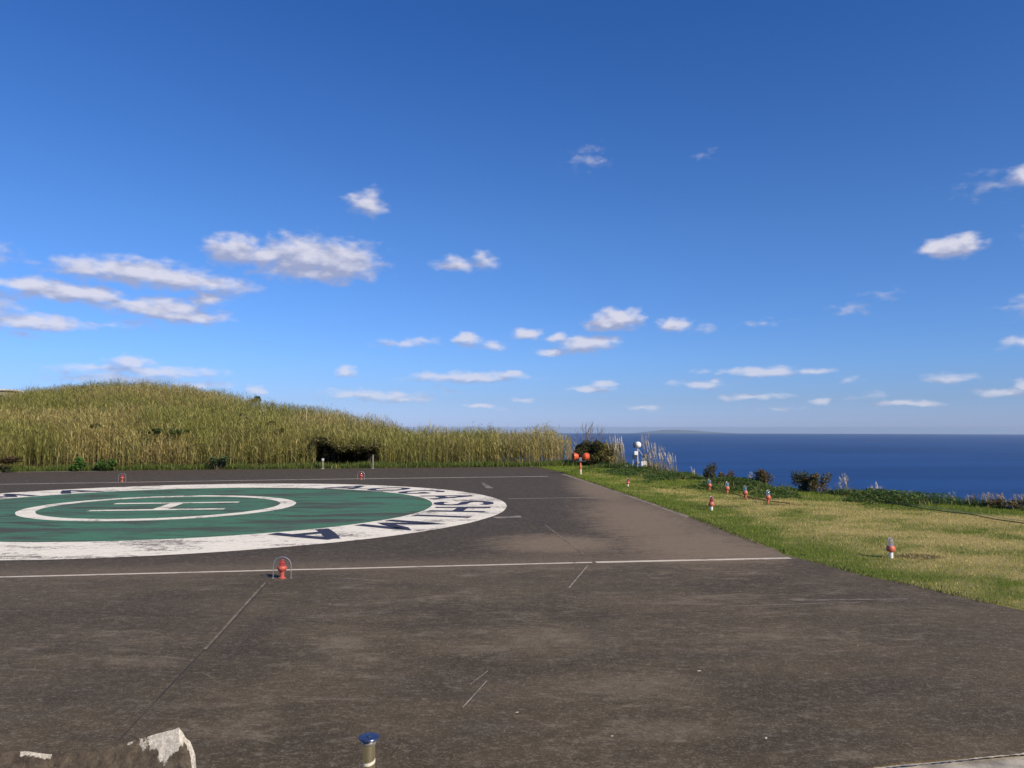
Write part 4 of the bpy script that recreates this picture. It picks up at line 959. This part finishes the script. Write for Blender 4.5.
# rock: ridge line in px, at 3.6 m
D_ = 3.6
def rp3(px, py, Y=D_):
    d = Vector(((px-512)/FPX, 1, -(py-384)/FPX)); d.rotate(Matrix.Rotation(PITCH, 3, 'X')); return Vector((d.x/d.y*Y, Y, EYE+d.z/d.y*Y))
ux = np.linspace(0, 1, 200); vy = np.linspace(0, 1, 61)
crest = [(-120, 770), (-40, 758), (0, 753), (25, 751.5), (52, 754.5), (95, 750.5), (130, 742), (160, 733), (174, 729.5), (179, 727), (182, 731), (186, 739), (190, 741), (195, 753), (197, 775)]
cxs = np.array([c_[0] for c_ in crest]); cys = np.array([c_[1] for c_ in crest])
bm = bmesh.new(); grid = []; lay = bm.verts.layers.float_color.new('tint')
for i in range(200):
    row = []; px = -120+320*(ux[i]); py = np.interp(px, cxs, cys); c3 = rp3(px, py)
    for j in range(61):
        v = vy[j]*2-1            # -1 = camera side foot, 0 = crest, 1 = far foot
        dpt = v*.62; drop = (abs(v)**1.25)*(c3.z-.0)*.95
        if v < 0: drop = (abs(v)**.8)*(c3.z-.45)
        q = Vector((c3.x+dpt*-.43, c3.y+dpt, c3.z-drop))
        nn = mnoise.fractal(q*5, .9, 2.1, 4)*.035*min(1, abs(v)*5)+mnoise.noise(q*18)*.012*min(1, abs(v)*6+.35)
        q += Vector((nn*.6, nn*-.3, nn))
        vt = bm.verts.new(q); row.append(vt)
        # sunlit paleness painted into the colour near the crest peak, camera side
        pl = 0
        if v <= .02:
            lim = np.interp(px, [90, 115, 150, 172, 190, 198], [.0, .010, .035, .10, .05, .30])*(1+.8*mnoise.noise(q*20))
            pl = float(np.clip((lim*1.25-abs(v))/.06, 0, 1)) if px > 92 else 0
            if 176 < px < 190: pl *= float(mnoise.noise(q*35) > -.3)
            if 15 < px < 54: pl = float(np.clip((.016*min(1, (px-15)/8, (54-px)/8)*(1+.9*mnoise.noise(q*30))-abs(v))/.01, 0, 1))  # second sunlit peak, painted as a pale streak
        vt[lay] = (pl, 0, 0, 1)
    grid.append(row)
for i in range(199):
    for j in range(60): bm.faces.new([grid[i][j], grid[i+1][j], grid[i+1][j+1], grid[i][j+1]])
for row in (grid[0], grid[-1]): bm.faces.new(row)
m = bpy.data.materials.new('mottled_rock'); m.use_nodes = True; t = m.node_tree; b = t.nodes['Principled BSDF']
tcn = nd(t, 'ShaderNodeTexCoord'); OB = tcn.outputs['Object']; at_ = nd(t, 'ShaderNodeAttribute', attribute_name='tint'); s2 = nd(t, 'ShaderNodeSeparateColor'); t.links.new(at_.outputs['Color'], s2.inputs[0])
na = tnoise(14, 7, .75, None, t, OB); nb = tnoise(70, 4, .8, None, t, OB)
c = mixc(t, smooth(t, na, .35, .65), (.035, .026, .018), (.10, .078, .052)); c = mixc(t, smooth(t, nb, .5, .75, 0, .7), c, (.17, .135, .09))
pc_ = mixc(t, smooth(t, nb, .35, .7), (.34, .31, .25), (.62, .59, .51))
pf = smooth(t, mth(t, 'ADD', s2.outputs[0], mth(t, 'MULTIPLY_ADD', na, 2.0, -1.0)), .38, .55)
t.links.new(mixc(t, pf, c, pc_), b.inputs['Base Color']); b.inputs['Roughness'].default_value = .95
bp = nd(t, 'ShaderNodeBump'); bp.inputs['Strength'].default_value = .8; bp.inputs['Distance'].default_value = .012; t.links.new(na, bp.inputs['Height']); t.links.new(bp.outputs[0], b.inputs['Normal'])
o = bobj('rock', bm, m, None, False); tag(o, 'brown mottled rock with a crest painted sunlit pale in the bottom left corner', 'rock')
print('tris', sum(len(o.data.polygons) for o in bpy.data.objects if o.type == 'MESH'))
